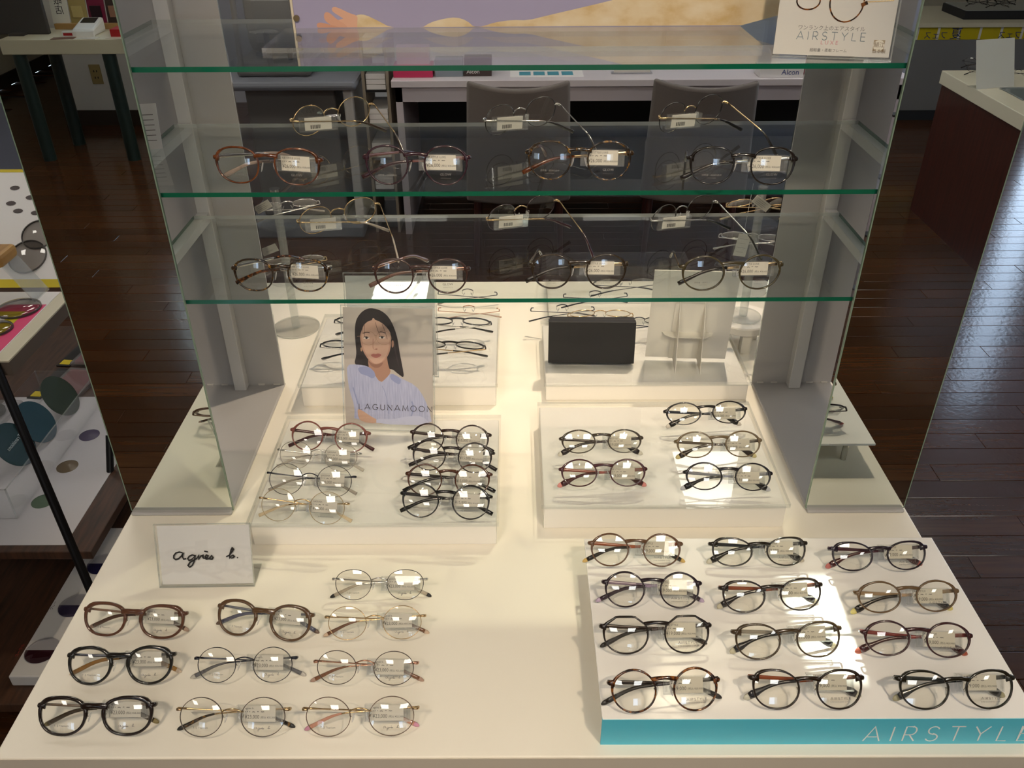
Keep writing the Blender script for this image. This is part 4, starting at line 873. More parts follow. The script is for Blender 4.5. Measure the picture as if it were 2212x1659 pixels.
for k, (zz, lab) in enumerate(((0.065, 'dark wire glasses on the lowest disc of the right pole stand'), (0.135, 'clear glasses on the middle disc of the right pole stand'), (0.205, 'gold wire glasses on the highest disc of the right pole stand'))):
    eyeglasses(None, None, TZ + 0.062 + zz - 0.002, lab, 'metal', 'oval', 0.016, (((50, 50, 56), 'silver', 'gold')[k], ('gun', 'silver', 'gold')[k], ((30, 30, 34), (190, 190, 190, 0.4), (190, 170, 130))[k]), lean=45, group='glasses on the pole stands', pos=(0.462, 0.55, 0), yaw=PI - 0.5 + 0.3 * k, w=0.13)

# ================================================================== ON THE TOP SHELF
r = empty('acrylic_plate', (-0.005, 0.135, Z1), 'thick clear acrylic plate lying on the top shelf below the poster', 'plate')
g = G().box(-0.31, 0.305, -0.055, 0.0728, 0.0, 0.006); o = mesh('sheet', g.v, g.f, None, r, mats=[ACR, ACRE])
for p in o.data.polygons: p.material_index = 0 if abs(p.normal.z) > 0.5 else 1
PB = pm('poster_sky', (166, 160, 192), 0.35, vary=0.06, vscale=6)
r = empty('poster', (-0.005, 0.208, Z1), 'wide poster of a hand in a fluffy cream sleeve against a lavender sky', 'poster')
fnp = lambda x, z, d=0.0: (x, d, z)
G().box(-0.295, 0.305, 0.0, 0.004, 0.0, 0.26).build('panel', PB, r)
G().box(-0.298, -0.295, -0.002, 0.006, 0, 0.26).build('frame_edge', pm('cream_edge', (220, 208, 186), 0.5), r)
smooth_by_angle(G().cyl((-0.292, -0.004, 0.019), (-0.292, 0.0, 0.019), 0.004, n=14).build('screw', pm('brass_screw', (150, 128, 96), 0.35, metal=1.0), r))
def UQ(x, y):   # picture position on the poster plane -> local
    p = aty(x, y, 0.208); return (p.x + 0.005, p.z - Z1)
_lay[0] = 62
FUR = ramp_mat('print_fluffy_sleeve', [(0.28, (206, 172, 112)), (0.5, (226, 204, 166)), (0.75, (234, 218, 190))], 26, 0.5, 6, (1, 1, 1.6), 0)
HS = pm('print_hand', (226, 176, 150), 0.5)
q = lambda l, ox, sc_: [(ox + x / sc_, y / sc_) for x, y in l]
KW_ = dict(U=UQ, fnn=fnp, parent=r)
_lay[0] = 78
def pshape(nm, pts, mt, k=2): print_shape(nm, pts, mt, k, UQ, lambda x, z, d: (x, d, z) if False else (x, d, max(z, 0.0066)), r)
pshape('printed_sleeve', [(900, 70.5), (910, 61), (930, 48), (960, 40), (985, 37), (1008, 44), (1026, 60), (1045, 56), (1070, 48), (1105, 43), (1140, 44), (1180, 34), (1240, 20), (1300, 6), (1370, -12), (1420, -40), (1700, -100), (1700, 70.5), (1300, 70.5)], FUR, 1)
pshape('printed_sleeve', [(764, 36), (775, 31), (790, 32), (815, 44), (845, 60), (872, 70.5), (758, 70.5), (760, 55)], FUR, 1)
pshape('printed_palm', [(728, 44), (748, 38), (772, 36), (772, 73), (720, 73), (706, 62)], HS, 1)
pshape('printed_finger', [(716, 18), (722, 14), (734, 18), (756, 29), (774, 34), (770, 54), (752, 46), (732, 34), (718, 25)], HS, 2)
pshape('printed_finger', [(699, 32), (704, 25), (713, 28), (728, 42), (752, 56), (748, 70), (722, 58), (702, 46)], pm('print_hand_mid', (220, 166, 140), 0.5), 2)
pshape('printed_finger', [(683, 54), (688, 48), (702, 50), (730, 58), (765, 65), (765, 75), (722, 75), (690, 66)], pm('print_hand_shade', (212, 156, 130), 0.5), 2)

# sign with lettering on the top shelf
A, B = atz(1667, 122, Z1), atz(1925, 131, Z1); m = (A + B) / 2
r = empty('shelf_sign', (m.x, m.y, Z1), 'pale sign with round glasses picture and lettering at the right end of the top shelf', 'sign', None, math.atan2(B.y - A.y, B.x - A.x))
fn = frame_fn(12); h = 0.0677
def leanbox(gg): gg.v = [fn(x, z, y) for x, y, z in gg.v]; lo = min(v[2] for v in gg.v); gg.v = [(x, y, max(0, z)) for x, y, z in gg.v]; return gg
leanbox(G().box(-h, h, 0, 0.002, 0, 0.15)).build('acrylic_holder', ACR, r)
G().box(-h, h, 0.0, 0.045, 0, 0.002).build('holder_foot', ACR, r)
leanbox(G().box(-h + 0.001, h - 0.003, 0.0022, 0.0028, 0.003, 0.148)).build('card', pm('pale_sign_card', (222, 218, 212), 0.5), r)
leanbox(G().box(h - 0.0015, h, -0.0004, 0.0032, 0, 0.15).box(-h, h, -0.0004, 0.0032, 0, 0.0012)).build('holder_edge', ACRE, r)
_ang = math.atan2(B.y - A.y, B.x - A.x)
def US(zx, zy):   # zoomed picture position (1180,0,2.698) -> sheet coordinates
    d = ray(1180 + zx / 2.698, zy / 2.698); u_ = np.array([math.cos(_ang), math.sin(_ang), 0]); c12, s12 = math.cos(math.radians(12)), math.sin(math.radians(12))
    upv = np.array([-math.sin(_ang) * s12, math.cos(_ang) * s12, c12]); nn = np.cross(u_, upv); o_ = np.array([m.x, m.y, Z1]); P = CAM + d * (((o_ - CAM) @ nn) / (d @ nn)) - o_
    return (float(P @ u_), float(P @ upv))
def put(name, v2, zx, zy, mat, dd=0.0019):
    x0, z0 = US(zx, zy); flat(name, v2, mat, lambda x, y: fn(x0 + x, z0 + y, dd), r)
def span(za, zb_, y): return US(zb_, y)[0] - US(za, y)[0]
def fit(v2, wd):
    xs_ = [p[0] for p in v2[0]]; s = wd / (max(xs_) - min(xs_)); return [((x - min(xs_)) * s, y * s) for x, y in v2[0]], v2[1]
GT = pm('sign_grey_text', (108, 106, 106), 0.6)
put('lettering', fit(text2d('ワンランク上のエアスタイル', 0.01), span(1470, 1860, 165)), 1470, 170, GT)
v, f, wl = word2d('AIRSTYLE', 0.0088, 0.0008, gap=0.55, sx=1.15); s_ = span(1458, 1860, 210) / wl
put('lettering', ([(x * s_, y) for x, y in v], f), 1458, 228, pm('sign_blue_grey_text', (104, 122, 132), 0.6))
put('lettering', fit(text2d('L U X E', 0.005), span(1600, 1700, 250)), 1600, 258, pm('sign_pink_text', (206, 140, 148), 0.6))
put('lettering', fit(text2d('超軽量・柔軟フレーム', 0.01), span(1535, 1752, 288)), 1535, 298, GT)
put('emblem', ([(-0.0062, -0.0062), (0.0062, -0.0062), (0.0062, 0.0062), (-0.0062, 0.0062)], [(0, 1, 2, 3)]), 1940, 266, pm('emblem_tan', (168, 152, 126), 0.6), 0.00185)
put('emblem', ([(0.0062 * math.cos(t), 0.0062 * math.sin(t)) for t in np.linspace(0, 2 * PI, 25)[:-1]], [tuple(range(24))]), 1940, 266, pm('emblem_cream', (226, 220, 206), 0.6), 0.0017)
put('emblem', text2d('鯖江', 0.0062, 'CENTER'), 1940, 274, pm('emblem_brown', (128, 108, 84), 0.6), 0.0015)
put('emblem', text2d('日本製', 0.005, 'CENTER'), 1938, 308, MATS['emblem_brown'], 0.0015)
TP = colmat('tort')
for zx, zy, rw, rh in ((1530, 5, 68, 50), (1755, 10, 100, 118)):
    c0 = US(zx, zy); rx = abs(US(zx + rw, zy)[0] - c0[0]); rz = abs(US(zx, zy + rh)[1] - c0[1])
    V, Fc = ribbon([(c0[0] + rx * math.cos(t), c0[1] + rz * math.sin(t)) for t in np.linspace(0, 2 * PI, 33)], 0.0016); mesh('printed_spectacles', [fn(x, y, 0.0018) for x, y in V], Fc, TP, r)
c0 = US(1850, 12); c1 = US(2030, 2); V, Fc = ribbon([c0, c1], 0.0012); mesh('printed_temple', [fn(x, y, 0.0017) for x, y in V], Fc, GOLD, r)
V, Fc = ribbon([US(1838, 30), US(1875, 14)], 0.004); mesh('printed_end_piece', [fn(x, y, 0.0016) for x, y in V], Fc, TP, r)
# little leaflet inside the left tower on the middle shelf
A = atz(333, 322, Z2)
r = empty('leaflet', (A.x, A.y, Z2), 'small white leaflet standing at the left end of the middle shelf', 'leaflet', None, 0.15)
fn2 = frame_fn(15); gg = G().box(-0.028, 0.012, 0, 0.0008, 0, 0.062); gg.v = [fn2(x, z, y) for x, y, z in gg.v]; gg.v = [(x, y, max(0, z)) for x, y, z in gg.v]; gg.build('sheet', PAPER, r)
flat('printing', strokes2d([[(-0.02, 0.012 + 0.007 * i), (0.006, 0.012 + 0.007 * i)] for i in range(6)], 0.001), GINK, lambda x, y: fn2(x, y, -0.0004), r)
# ================================================================== BEHIND: CONSULTATION DESK
DY = 2.774
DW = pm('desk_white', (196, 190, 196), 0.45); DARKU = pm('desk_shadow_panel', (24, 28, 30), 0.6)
r = empty('consultation_desk', (0.5, DY + 0.35, 0), 'long white desk behind the two grey chairs', 'desk')
G().box(-1.033, 1.2, -0.35, 0.35, 0.68, 0.708, bev=0.002).build('desk_top', pm('desk_top_white', (214, 208, 212), 0.35), r)
G().box(-1.02, 1.19, -0.33, -0.31, 0.615, 0.68).build('apron', DW, r)
for sx in (-1.02, 1.16): G().box(sx, sx + 0.03, -0.33, 0.33, 0, 0.68).build('side_panel', DW, r)
G().box(-0.99, 1.16, 0.28, 0.30, 0.05, 0.68).build('under_desk_shade', DARKU, r)  # near-black sheet that paints in the shade under the desk
FAB = pm('grey_fabric', (112, 104, 98), 0.95, bump=0.9, bscale=1400, vary=0.35, vscale=420, sheen=0.3)
def chair(x, y, rz, label):
    r = empty('desk_chair', (x, y, 0), label, 'chair', 'grey desk chairs', rz)
    gg = G(); nx_, nz_ = 12, 10; hw = 0.198; z0, z1 = 0.30, 0.80
    for side in (0, 1):
        for i in range(nx_ + 1):
            for j in range(nz_ + 1):
                u, v_ = -1 + 2 * i / nx_, j / nz_; xw = hw * (1.1 - 0.1 * v_)
                yy = -0.055 * u * u * v_ - 0.08 * v_ + (0.045 if side else 0.0); zz = z0 + (z1 - z0) * v_ + (0.022 * u * u - 0.02) * v_
                gg.v.append((xw * u, -0.02 - yy * 0 - 0.05 * (1 - u * u) * 0 + (0.04 if side else 0) - 0.07 * v_ + 0.05 * u * u, zz))
    n0 = (nx_ + 1) * (nz_ + 1); idx = lambda s, i, j: s * n0 + i * (nz_ + 1) + j
    for i in range(nx_):
        for j in range(nz_): gg.f.append((idx(0, i, j), idx(0, i + 1, j), idx(0, i + 1, j + 1), idx(0, i, j + 1))); gg.f.append((idx(1, i, j), idx(1, i, j + 1), idx(1, i + 1, j + 1), idx(1, i + 1, j)))
    for i in range(nx_): gg.f.append((idx(0, i, 0), idx(1, i, 0), idx(1, i + 1, 0), idx(0, i + 1, 0))); gg.f.append((idx(0, i, nz_), idx(0, i + 1, nz_), idx(1, i + 1, nz_), idx(1, i, nz_)))
    for j in range(nz_): gg.f.append((idx(0, 0, j), idx(0, 0, j + 1), idx(1, 0, j + 1), idx(1, 0, j))); gg.f.append((idx(0, nx_, j), idx(1, nx_, j), idx(1, nx_, j + 1), idx(0, nx_, j + 1)))
    gg.m = [0] * len(gg.f); o = gg.build('backrest', FAB, r); smooth_by_angle(o, 0.9)
    md = o.modifiers.new('soft', 'BEVEL'); md.width = 0.012; md.segments = 3; md.limit_method = 'ANGLE'; md.angle_limit = 0.9
    G().box(-0.2, 0.2, 0.03, 0.44, 0.37, 0.45, bev=0.025).build('seat', FAB, r)
    for sx in (-0.17, 0.17):
        for sy in (0.06, 0.4): G().cyl((sx, sy, 0.38), (sx * 1.08, sy + (0.02 if sy > 0.2 else -0.02), 0), 0.016, 0.011, n=12).build('leg', pm('dark_red_wood', (62, 24, 18), 0.4), r)
    return r
chair(0.012, DY - 0.38, 0.0, 'grey fabric chair at the desk, nearer the centre')
chair(0.735, DY - 0.38, -0.12, 'grey fabric chair at the desk, beside the right tower')
# things on the desk
def desk_box(name, px0, px1, pyb, zt, depth, mat, label, cat='box', text=None, tm=None, base=0.708):
    A, B = atz(px0, pyb, base), atz(px1, pyb, base); r = empty(name, ((A.x + B.x) / 2, A.y + depth / 2, base), label, cat); hw = (B.x - A.x) / 2
    G().box(-hw, hw, -depth / 2, depth / 2, 0, zt, bev=0.002).build('body', mat, r)
    if text: flat('lettering', text2d(text[0], text[1], 'CENTER'), tm or PAPER, lambda x, y: (x + text[2] * hw, -depth / 2 - 0.0006, text[3] + y), r)
    return r
PINK = pm('pink_card', (196, 44, 92), 0.5)
r = desk_box('contact_lens_carton', 850, 935, 168, 0.05, 0.1, PINK, 'pink contact lens carton on the desk corner'); G().box(-0.07, 0.07, -0.02, 0.045, 0.05, 0.12).build('leaflet_pocket', pm('pink_pale', (224, 196, 206), 0.5), r)
desk_box('lens_package', 940, 1000, 166, 0.07, 0.08, pm('grey_blue_card', (132, 142, 152), 0.5), 'grey blue package on the desk beside the pink carton', 'box', ('LEMON SLUSH' if False else 'ACUVUE' if False else '', 0.01, 0, 0.02) if False else None)
desk_box('dark_package', 1003, 1062, 165, 0.075, 0.08, pm('brown_card', (62, 48, 46), 0.5), 'dark brown package with white lettering on the desk', 'box', ('Alcon', 0.024, -0.35, 0.012))
desk_box('white_package', 1640, 1760, 168, 0.045, 0.1, PAPER, 'white package with blue lettering at the right of the desk', 'box', ('Alcon', 0.032, 0.1, 0.012), pm('blue_print', (40, 62, 130), 0.5))
A = atz(1180, 155, 0.708); r = empty('desk_mat', (A.x, A.y, 0.708), 'printed sheet with teal squares lying on the desk', 'sheet'); G().box(-0.16, 0.16, -0.1, 0.1, 0, 0.001).build('sheet', PAPER, r)
for k in range(4): G().box(-0.12 + k * 0.062, -0.07 + k * 0.062, -0.07, 0.0, 0.001, 0.0013).build('printed_square', pm('teal_print', (74, 150, 168), 0.5), r)
A = atz(1365, 160, 0.708); r = empty('desk_calendar', (A.x, A.y, 0.708), 'clear stand holding a printed strip on the desk', 'stand'); G().box(-0.09, 0.09, 0, 0.003, 0, 0.05).build('sheet', ACR, r); G().box(-0.08, 0.08, 0.0035, 0.0045, 0.006, 0.04).build('card', LABEL, r); G().box(-0.09, 0.09, 0, 0.05, 0, 0.003).build('foot', ACR, r)

# eye test instrument on its table
IG = pm('instrument_grey', (112, 110, 108), 0.5); IT = pm('instrument_table_grey', (118, 122, 130), 0.5)
r = empty('instrument_table', (-1.0, 3.0, 0), 'grey motorised instrument table behind the left tower', 'table')
G().box(-0.34, 0.32, -0.26, 0.26, 0.675, 0.712, bev=0.015).build('table_top', IT, r)
G().box(-0.2, 0.2, -0.12, 0.16, 0.06, 0.675, bev=0.01).build('column', IG, r)
G().box(0.25, 0.29, -0.2, 0.2, 0.06, 0.675, bev=0.006).build('side_panel', GREYL, r)
G().box(-0.27, 0.29, -0.25, 0.25, 0.0, 0.06, bev=0.01).build('foot', IT, r)
r = empty('eye_test_instrument', (-1.05, 3.0, 0.712), 'grey eye test instrument with chin rest on the instrument table', 'instrument')
G().box(-0.16, 0.16, -0.16, 0.2, 0, 0.06, bev=0.015).build('base', IG, r)
G().box(-0.13, 0.13, -0.05, 0.2, 0.07, 0.34, bev=0.05).build('head', pm('instrument_white', (142, 140, 136), 0.4), r)
G().box(-0.10, 0.10, -0.02, 0.16, 0.06, 0.075).build('carriage', IT, r)
for sx in (-0.13, 0.13): smooth_by_angle(G().cyl((sx, -0.17, 0.05), (sx * 0.9, -0.17, 0.42), 0.012, n=12).build('rest_column', MATS['instrument_white'], r))
V, Fc = sweep([(0.13 * math.cos(t) * 0.9, -0.17, 0.40 + 0.05 * math.sin(t)) for t in np.linspace(0, PI, 13)], 0.01, 0.014, 10); mesh('forehead_rest', V, Fc, MATS['instrument_white'], r, None, True)
V, Fc = sweep([(-0.06 + 0.12 * k / 8, -0.19 + 0.02 * math.cos(PI * (k / 4 - 1)), 0.19) for k in range(9)], [0.01, 0.02, 0.026, 0.03, 0.03, 0.03, 0.026, 0.02, 0.01], 0.007, 10); mesh('chin_rest', V, Fc, MATS['instrument_white'], r, None, True)
G().cyl((0, -0.17, 0.05), (0, -0.18, 0.185), 0.012, n=12).build('chin_post', IG, r)
G().cyl((0.07, -0.1, 0.06), (0.08, -0.13, 0.12), 0.01, 0.014, n=12).build('joystick', BLACK, r)
# shelf of papers between the instrument and the desk
r = empty('paper_rack', (-0.605, 2.95, 0), 'narrow dark rack with stacks of white paper beside the desk', 'rack')
for sx in (-0.06, 0.045): G().box(sx, sx + 0.012, -0.13, 0.13, 0, 0.86).build('upright', pm('beige_post', (150, 140, 124), 0.6), r)
for zz in (0.05, 0.2, 0.35, 0.5, 0.65, 0.8): G().box(-0.048, 0.045, -0.13, 0.13, zz, zz + 0.01).build('shelf_board', BLACK, r)
for k, zz in enumerate((0.21, 0.36, 0.51, 0.66, 0.81)):
    p = empty('paper_stack', (-0.6065, 2.94, zz), ('lowest', 'second', 'third', 'fourth', 'topmost')[k] + ' white paper stack in the narrow dark rack, counted from below', 'paper', 'paper stacks')
    for j in range(3): G().box(-0.042, 0.042, -0.11, 0.11, 0.022 * j, 0.022 * j + 0.02).build('ream', PAPER, p)

# tall low cabinet row along the back wall
r = empty('back_cabinet', (0.6, 4.95, 0), 'row of pale cabinets along the back wall', 'cabinet')
G().box(-1.6, 1.0, -0.2, 0.22, 0, 0.8).build('body', pm('cabinet_pale', (190, 194, 198), 0.5), r)
for k in range(4): G().box(-1.58 + k * 0.645, -0.96 + k * 0.645, -0.215, -0.2, 0.06, 0.77, bev=0.003).build('door', pm('cabinet_door', (204, 208, 210), 0.45), r)
# brochure stand behind the right tower
p = aty(1948, 240, 1.25); r = empty('brochure_stand', (p.x + 0.09, 1.25, 0), 'narrow black brochure stand behind the right tower', 'stand')
G().box(-0.005, 0.005, 0.05, 0.06, 0, 1.35).build('post', BLACK, r); G().lathe([(0, 0), (0.14, 0), (0.14, 0.012), (0, 0.012)]).build('base', BLACK, r)
for k in range(5): G().box(-0.10, 0.10, 0.02, 0.05, 0.45 + k * 0.17, 0.455 + k * 0.17).build('tray', BLACK, r)
for k in range(5):
    b_ = empty('brochure', (p.x + 0.09, 1.262, 0.455 + k * 0.17), ['lowest', 'second lowest', 'middle', 'second highest', 'highest'][k] + ' brochure in the narrow black stand', 'brochure', 'brochures in the black stand')
    G().box(-0.09, 0.09, 0.008, 0.013, 0, 0.14).build('cover', PAPER, b_); G().box(-0.085, 0.03, 0.007, 0.008, 0.02, 0.075).build('printed_picture', pm('blue_picture_%d' % (k % 2), ((96, 142, 190), (70, 84, 110))[k % 2], 0.5), b_)

# ================================================================== LENS RACK LEFT OF THE TABLE
WD = ramp_mat('dark_shelf_wood', [(0.3, (44, 28, 20)), (0.7, (78, 52, 36))], 9, 0.45, 5, (12, 1.2, 1), 0.0)
RX1 = -0.921; ZM = TZ - 0.40; ZTB = TZ + 0.10; ZL = 0.06
r = empty('lens_rack', (-1.2, 0.55, 0), 'open rack of dark wooden shelves and black rods left of the table', 'rack')
lx = RX1 + 1.2
G().box(-0.42, lx, -0.25, 0.03, ZTB - 0.03, ZTB - 0.003).build('shelf_board', pm('grey_brown_board', (96, 84, 74), 0.6), r)
G().box(-0.42, lx, -0.25, 0.03, ZTB - 0.003, ZTB).build('shelf_cover', pm('cream_board', (206, 200, 176), 0.5), r)
G().box(-0.42, lx, -0.216, 0.80, ZM - 0.022, ZM, bev=0.002).build('shelf_board', WD, r)
G().box(-0.42, 0.33, -0.42, 0.25, ZL - 0.025, ZL, bev=0.002).build('shelf_board', WD, r)
def rod(a, b): G().cyl(a, b, 0.0085, n=14).build('post', DARKM, r)
P0, P1 = aty(-20, 766, 0.30), aty(193, 1268, 0.17); rod((P0.x + 1.2, P0.y - 0.55, P0.z), (P1.x + 1.2, P1.y - 0.55, P1.z)); k_ = (P1 - P0); t_ = (P1.z - 0.0) / -k_.z; P2 = P1 + k_ * t_; rod((P1.x + 1.2, P1.y - 0.55, P1.z), (P2.x + 1.2, P2.y - 0.55, 0.0))
rod((-0.40, -0.235, 0.06), (-0.40, -0.235, ZTB - 0.03)); rod((-0.40, 0.12, 0.06), (-0.40, 0.02, ZTB - 0.03))
P0, P1 = aty(236, 940, 0.66), aty(241, 1125, 0.55); rod((P0.x + 1.2, P0.y - 0.55, P0.z), (P1.x + 1.2, P1.y - 0.55, P1.z))
PT = [atz(0, 1500, ZL), atz(120, 1255, ZL)]
rod((-0.335, -0.40, ZL + 0.01), (-0.335, 0.2, ZL + 0.01))
# mat with sample lenses on the top board
YE = pm('yellow_print', (206, 186, 20), 0.5); PK = pm('pink_print', (222, 70, 120), 0.5)
r = empty('lens_mat', (-1.12, 0.44, ZTB), 'printed white, yellow and pink mat on the top board of the rack', 'mat')
G().box(-0.32, 0.17, -0.138, 0.138, 0, 0.001).build('sheet', PAPER, r)
G().box(-0.32, 0.168, -0.138, 0.08, 0.001, 0.0013).build('pink_area', PK, r)
G().box(-0.32, 0.14, -0.12, 0.05, 0.0013, 0.0016).build('yellow_area', YE, r); G().box(-0.32, 0.115, -0.1, 0.03, 0.0016, 0.0019).build('white_area', PAPER, r)
SMK = glassy('smoky_lens', (0.62, 0.6, 0.58), 0.06)
def dome(px, zs, rad, label, mt=SMK, grp='sample lenses on the rack'):
    p = atz(px[0], px[1], zs); prof = [(rad * math.sin(t), 0.004 + 0.006 * math.cos(t * 1.0) * 1.0) for t in np.linspace(0, PI / 2, 7)]
    r = empty('sample_lens', (p.x, p.y, zs), label, 'lens', grp)
    smooth_by_angle(G().lathe([(0.0001, 0.010)] + prof[1:] + [(rad, 0.0)], n=36).build('lens_dome', mt, r), 1.2)
    G().lathe([(rad - 0.0016, 0), (rad + 0.0006, 0), (rad + 0.0006, 0.0035), (rad - 0.0016, 0.0035), (rad - 0.0016, 0)], n=36).build('lens_edge', pm('lens_edge_grey', (70, 66, 62), 0.3), r)
dome((40, 668), ZTB + 0.002, 0.042, 'large grey sample lens in the yellow ring'); dome((-8, 712), ZTB + 0.002, 0.03, 'small tan sample lens at the front of the mat')
# tilted sample board behind
r = empty('sample_board', (-1.07, 0.60, ZTB), 'tilted white sample board with yellow edge and small dark lens pictures', 'sign', None, 0.0)
ffn = frame_fn(55)
def tilt(gg): gg.v = [ffn(x, z, y) for x, y, z in gg.v]; gg.v = [(x, y, max(0, z)) for x, y, z in gg.v]; return gg
tilt(G().box(-0.25, 0.12, 0, 0.003, 0, 0.30)).build('panel', PAPER, r); tilt(G().box(-0.25, 0.12, -0.0004, 0, 0.292, 0.30)).build('yellow_edge', YE, r); tilt(G().box(-0.25, 0.12, -0.0004, 0, 0.0, 0.02)).build('yellow_edge', YE, r)
dk = pm('dark_lens_print', (70, 60, 60), 0.5); rd = pm('red_lens_print', (140, 50, 50), 0.5)
for k, (x, z) in enumerate([(0.0, 0.255), (0.035, 0.25), (0.07, 0.262), (-0.04, 0.25), (0.0, 0.225), (0.035, 0.22), (0.07, 0.232), (-0.04, 0.21), (-0.02, 0.19), (0.02, 0.185)]):
    V = [ffn(x + 0.011 * math.cos(t) , z + 0.006 * math.sin(t), -0.0006) for t in np.linspace(0, 2 * PI, 13)[:-1]]; mesh('printed_lens', V, [tuple(range(12))], rd if k % 5 == 1 else dk, r)
for px, rad, lab in (((84, 507), 0.036, 'clear sample lens high on the tilted sample board'), ((60, 555), 0.04, 'clear sample lens low on the tilted sample board')):
    d = ray(*px); s55, c55 = math.sin(math.radians(55)), math.cos(math.radians(55)); upv = np.array([0, s55, c55]); nn = np.cross([1, 0, 0], upv); o_ = np.array([-1.07, 0.60, ZTB]); P = CAM + d * (((o_ - CAM) @ nn) / (d @ nn)); nv = Vector((0, -c55, s55))
    l = empty('sample_lens', (P[0], P[1], P[2]), lab, 'lens', 'sample lenses on the rack'); gg = G().lathe([(0.0001, 0.009), (rad * 0.5, 0.0075), (rad * 0.85, 0.004), (rad, 0.001)], n=36)
    M_ = nv.to_track_quat('Z', 'Y').to_matrix(); gg.v = [(M_ @ Vector(v))[:] for v in gg.v]; smooth_by_angle(gg.build('lens_dome', SMK, l), 1.2)
    gg = G().lathe([(rad - 0.0016, 0.0005), (rad + 0.0006, 0.0005), (rad + 0.0006, 0.003), (rad - 0.0016, 0.003)], n=36); gg.v = [(M_ @ Vector(v))[:] for v in gg.v]; gg.build('lens_edge', MATS['lens_edge_grey'], l)
# acrylic arch with a wooden block
p = atz(2, 552, ZTB + 0.09)
r = empty('acrylic_arch', (p.x - 0.02, p.y, ZTB), 'clear acrylic arch with a wooden block on top', 'stand')
G().box(-0.1, -0.096, -0.05, 0.05, 0, 0.075).build('leg_sheet', ACRE, r); gg = G(); gg.add([(0.075, -0.03, 0), (0.078, -0.03, 0), (0.035, -0.03, 0.078), (0.032, -0.03, 0.078), (0.075, 0.03, 0), (0.078, 0.03, 0), (0.035, 0.03, 0.078), (0.032, 0.03, 0.078)], [(0, 1, 2, 3), (7, 6, 5, 4), (0, 4, 5, 1), (1, 5, 6, 2), (2, 6, 7, 3), (3, 7, 4, 0)]); gg.build('leg_sheet', ACRE, r)
G().box(-0.13, 0.04, -0.04, 0.03, 0.078, 0.105, bev=0.008).build('wood_block', ramp_mat('light_wood', [(0.3, (150, 108, 46)), (0.7, (186, 142, 70))], 12, 0.45, 4, (8, 1, 1), 0.0), r)
# middle shelf: sheet, acrylic box with tinted lenses, packets
r = empty('lens_sheet', (-1.12, 0.44, ZM), 'white printed sheet under the clear lens box on the middle shelf', 'sheet')
G().box(-0.28, 0.135, -0.085, 0.50, 0, 0.0012).build('sheet', pm('grey_white_sheet', (196, 194, 198), 0.4), r)
p = atz(30, 1140, ZM + 0.001)
r = empty('lens_box', (-1.215, 0.69, ZM + 0.0012), 'open clear acrylic box of tinted lenses on the middle shelf', 'box'); 
hw, hd, hh = 0.085, 0.25, 0.085
for b_ in ((-hw, -hw + 0.003, -hd, hd), (hw - 0.003, hw, -hd, hd), (-hw, hw, -hd, -hd + 0.003), (-hw, hw, hd - 0.003, hd)): G().box(*b_, 0, hh).build('side_sheet', ACR, r)
gg = G()
for sx in (-hw, hw - 0.003):
    for sy in (-hd, hd - 0.003): gg.box(sx, sx + 0.003, sy, sy + 0.003, 0, hh)
gg.box(-hw, hw, -hd, -hd + 0.002, hh - 0.002, hh).box(hw - 0.002, hw, -hd, hd, hh - 0.002, hh).build('box_edge', ACRE, r)
bc = r.location.copy()
GRN = [pm('tint_dark_green', (34, 62, 62), 0.25, clear=0.15), pm('tint_teal', (40, 74, 84), 0.25, clear=0.15), pm('tint_olive', (60, 72, 58), 0.25, clear=0.2), pm('tint_green_clear', (96, 120, 96), 0.25, clear=0.45), pm('tint_bronze', (120, 104, 78), 0.25, clear=0.45), pm('tint_violet', (92, 84, 112), 0.25, clear=0.45)]
for k in range(3):
    l = empty('tinted_lens', (bc.x + 0.02 + 0.008 * k, (0.655, 0.75, 0.87)[k], ZM + 0.0012), ('dark green', 'teal', 'olive')[k] + ' tinted lens standing in the clear box', 'lens', 'tinted lenses in the clear box')
    gg = G().cyl((-0.001, 0, 0.058), (0.001, 0, 0.058), 0.058, n=40); tl = math.radians(32); gg.v = [(x * math.cos(tl) - (z) * math.sin(tl), y, x * math.sin(tl) + z * math.cos(tl)) for x, y, z in gg.v]; lo = min(v[2] for v in gg.v); gg.v = [(x, y, z - lo) for x, y, z in gg.v]; gg.build('disc', GRN[k], l)
    if k == 0:
        v2 = text2d('Transitions', 0.014, 'CENTER'); flat('lettering', ([(-x, y) for x, y in v2[0]], v2[1]), pm('pale_print', (190, 200, 200), 0.5), lambda x, y: (0.0026 - 0.5299 * (0.058 + y) + 0.0006, x, 0.848 * (0.058 + y) + 0.0024), l)
for k in range(3):
    l = empty('tinted_lens', (bc.x + hw + 0.03, 0.50 + 0.13 * k, ZM + 0.0012), ('green', 'bronze', 'violet')[k] + ' tinted lens lying beside the clear box', 'lens', 'tinted lenses beside the clear box')
    smooth_by_angle(G().lathe([(0.0001, 0.004), (0.014, 0.0036), (0.025, 0.001), (0.025, 0.0)], n=28).build('disc', GRN[3 + k], l))
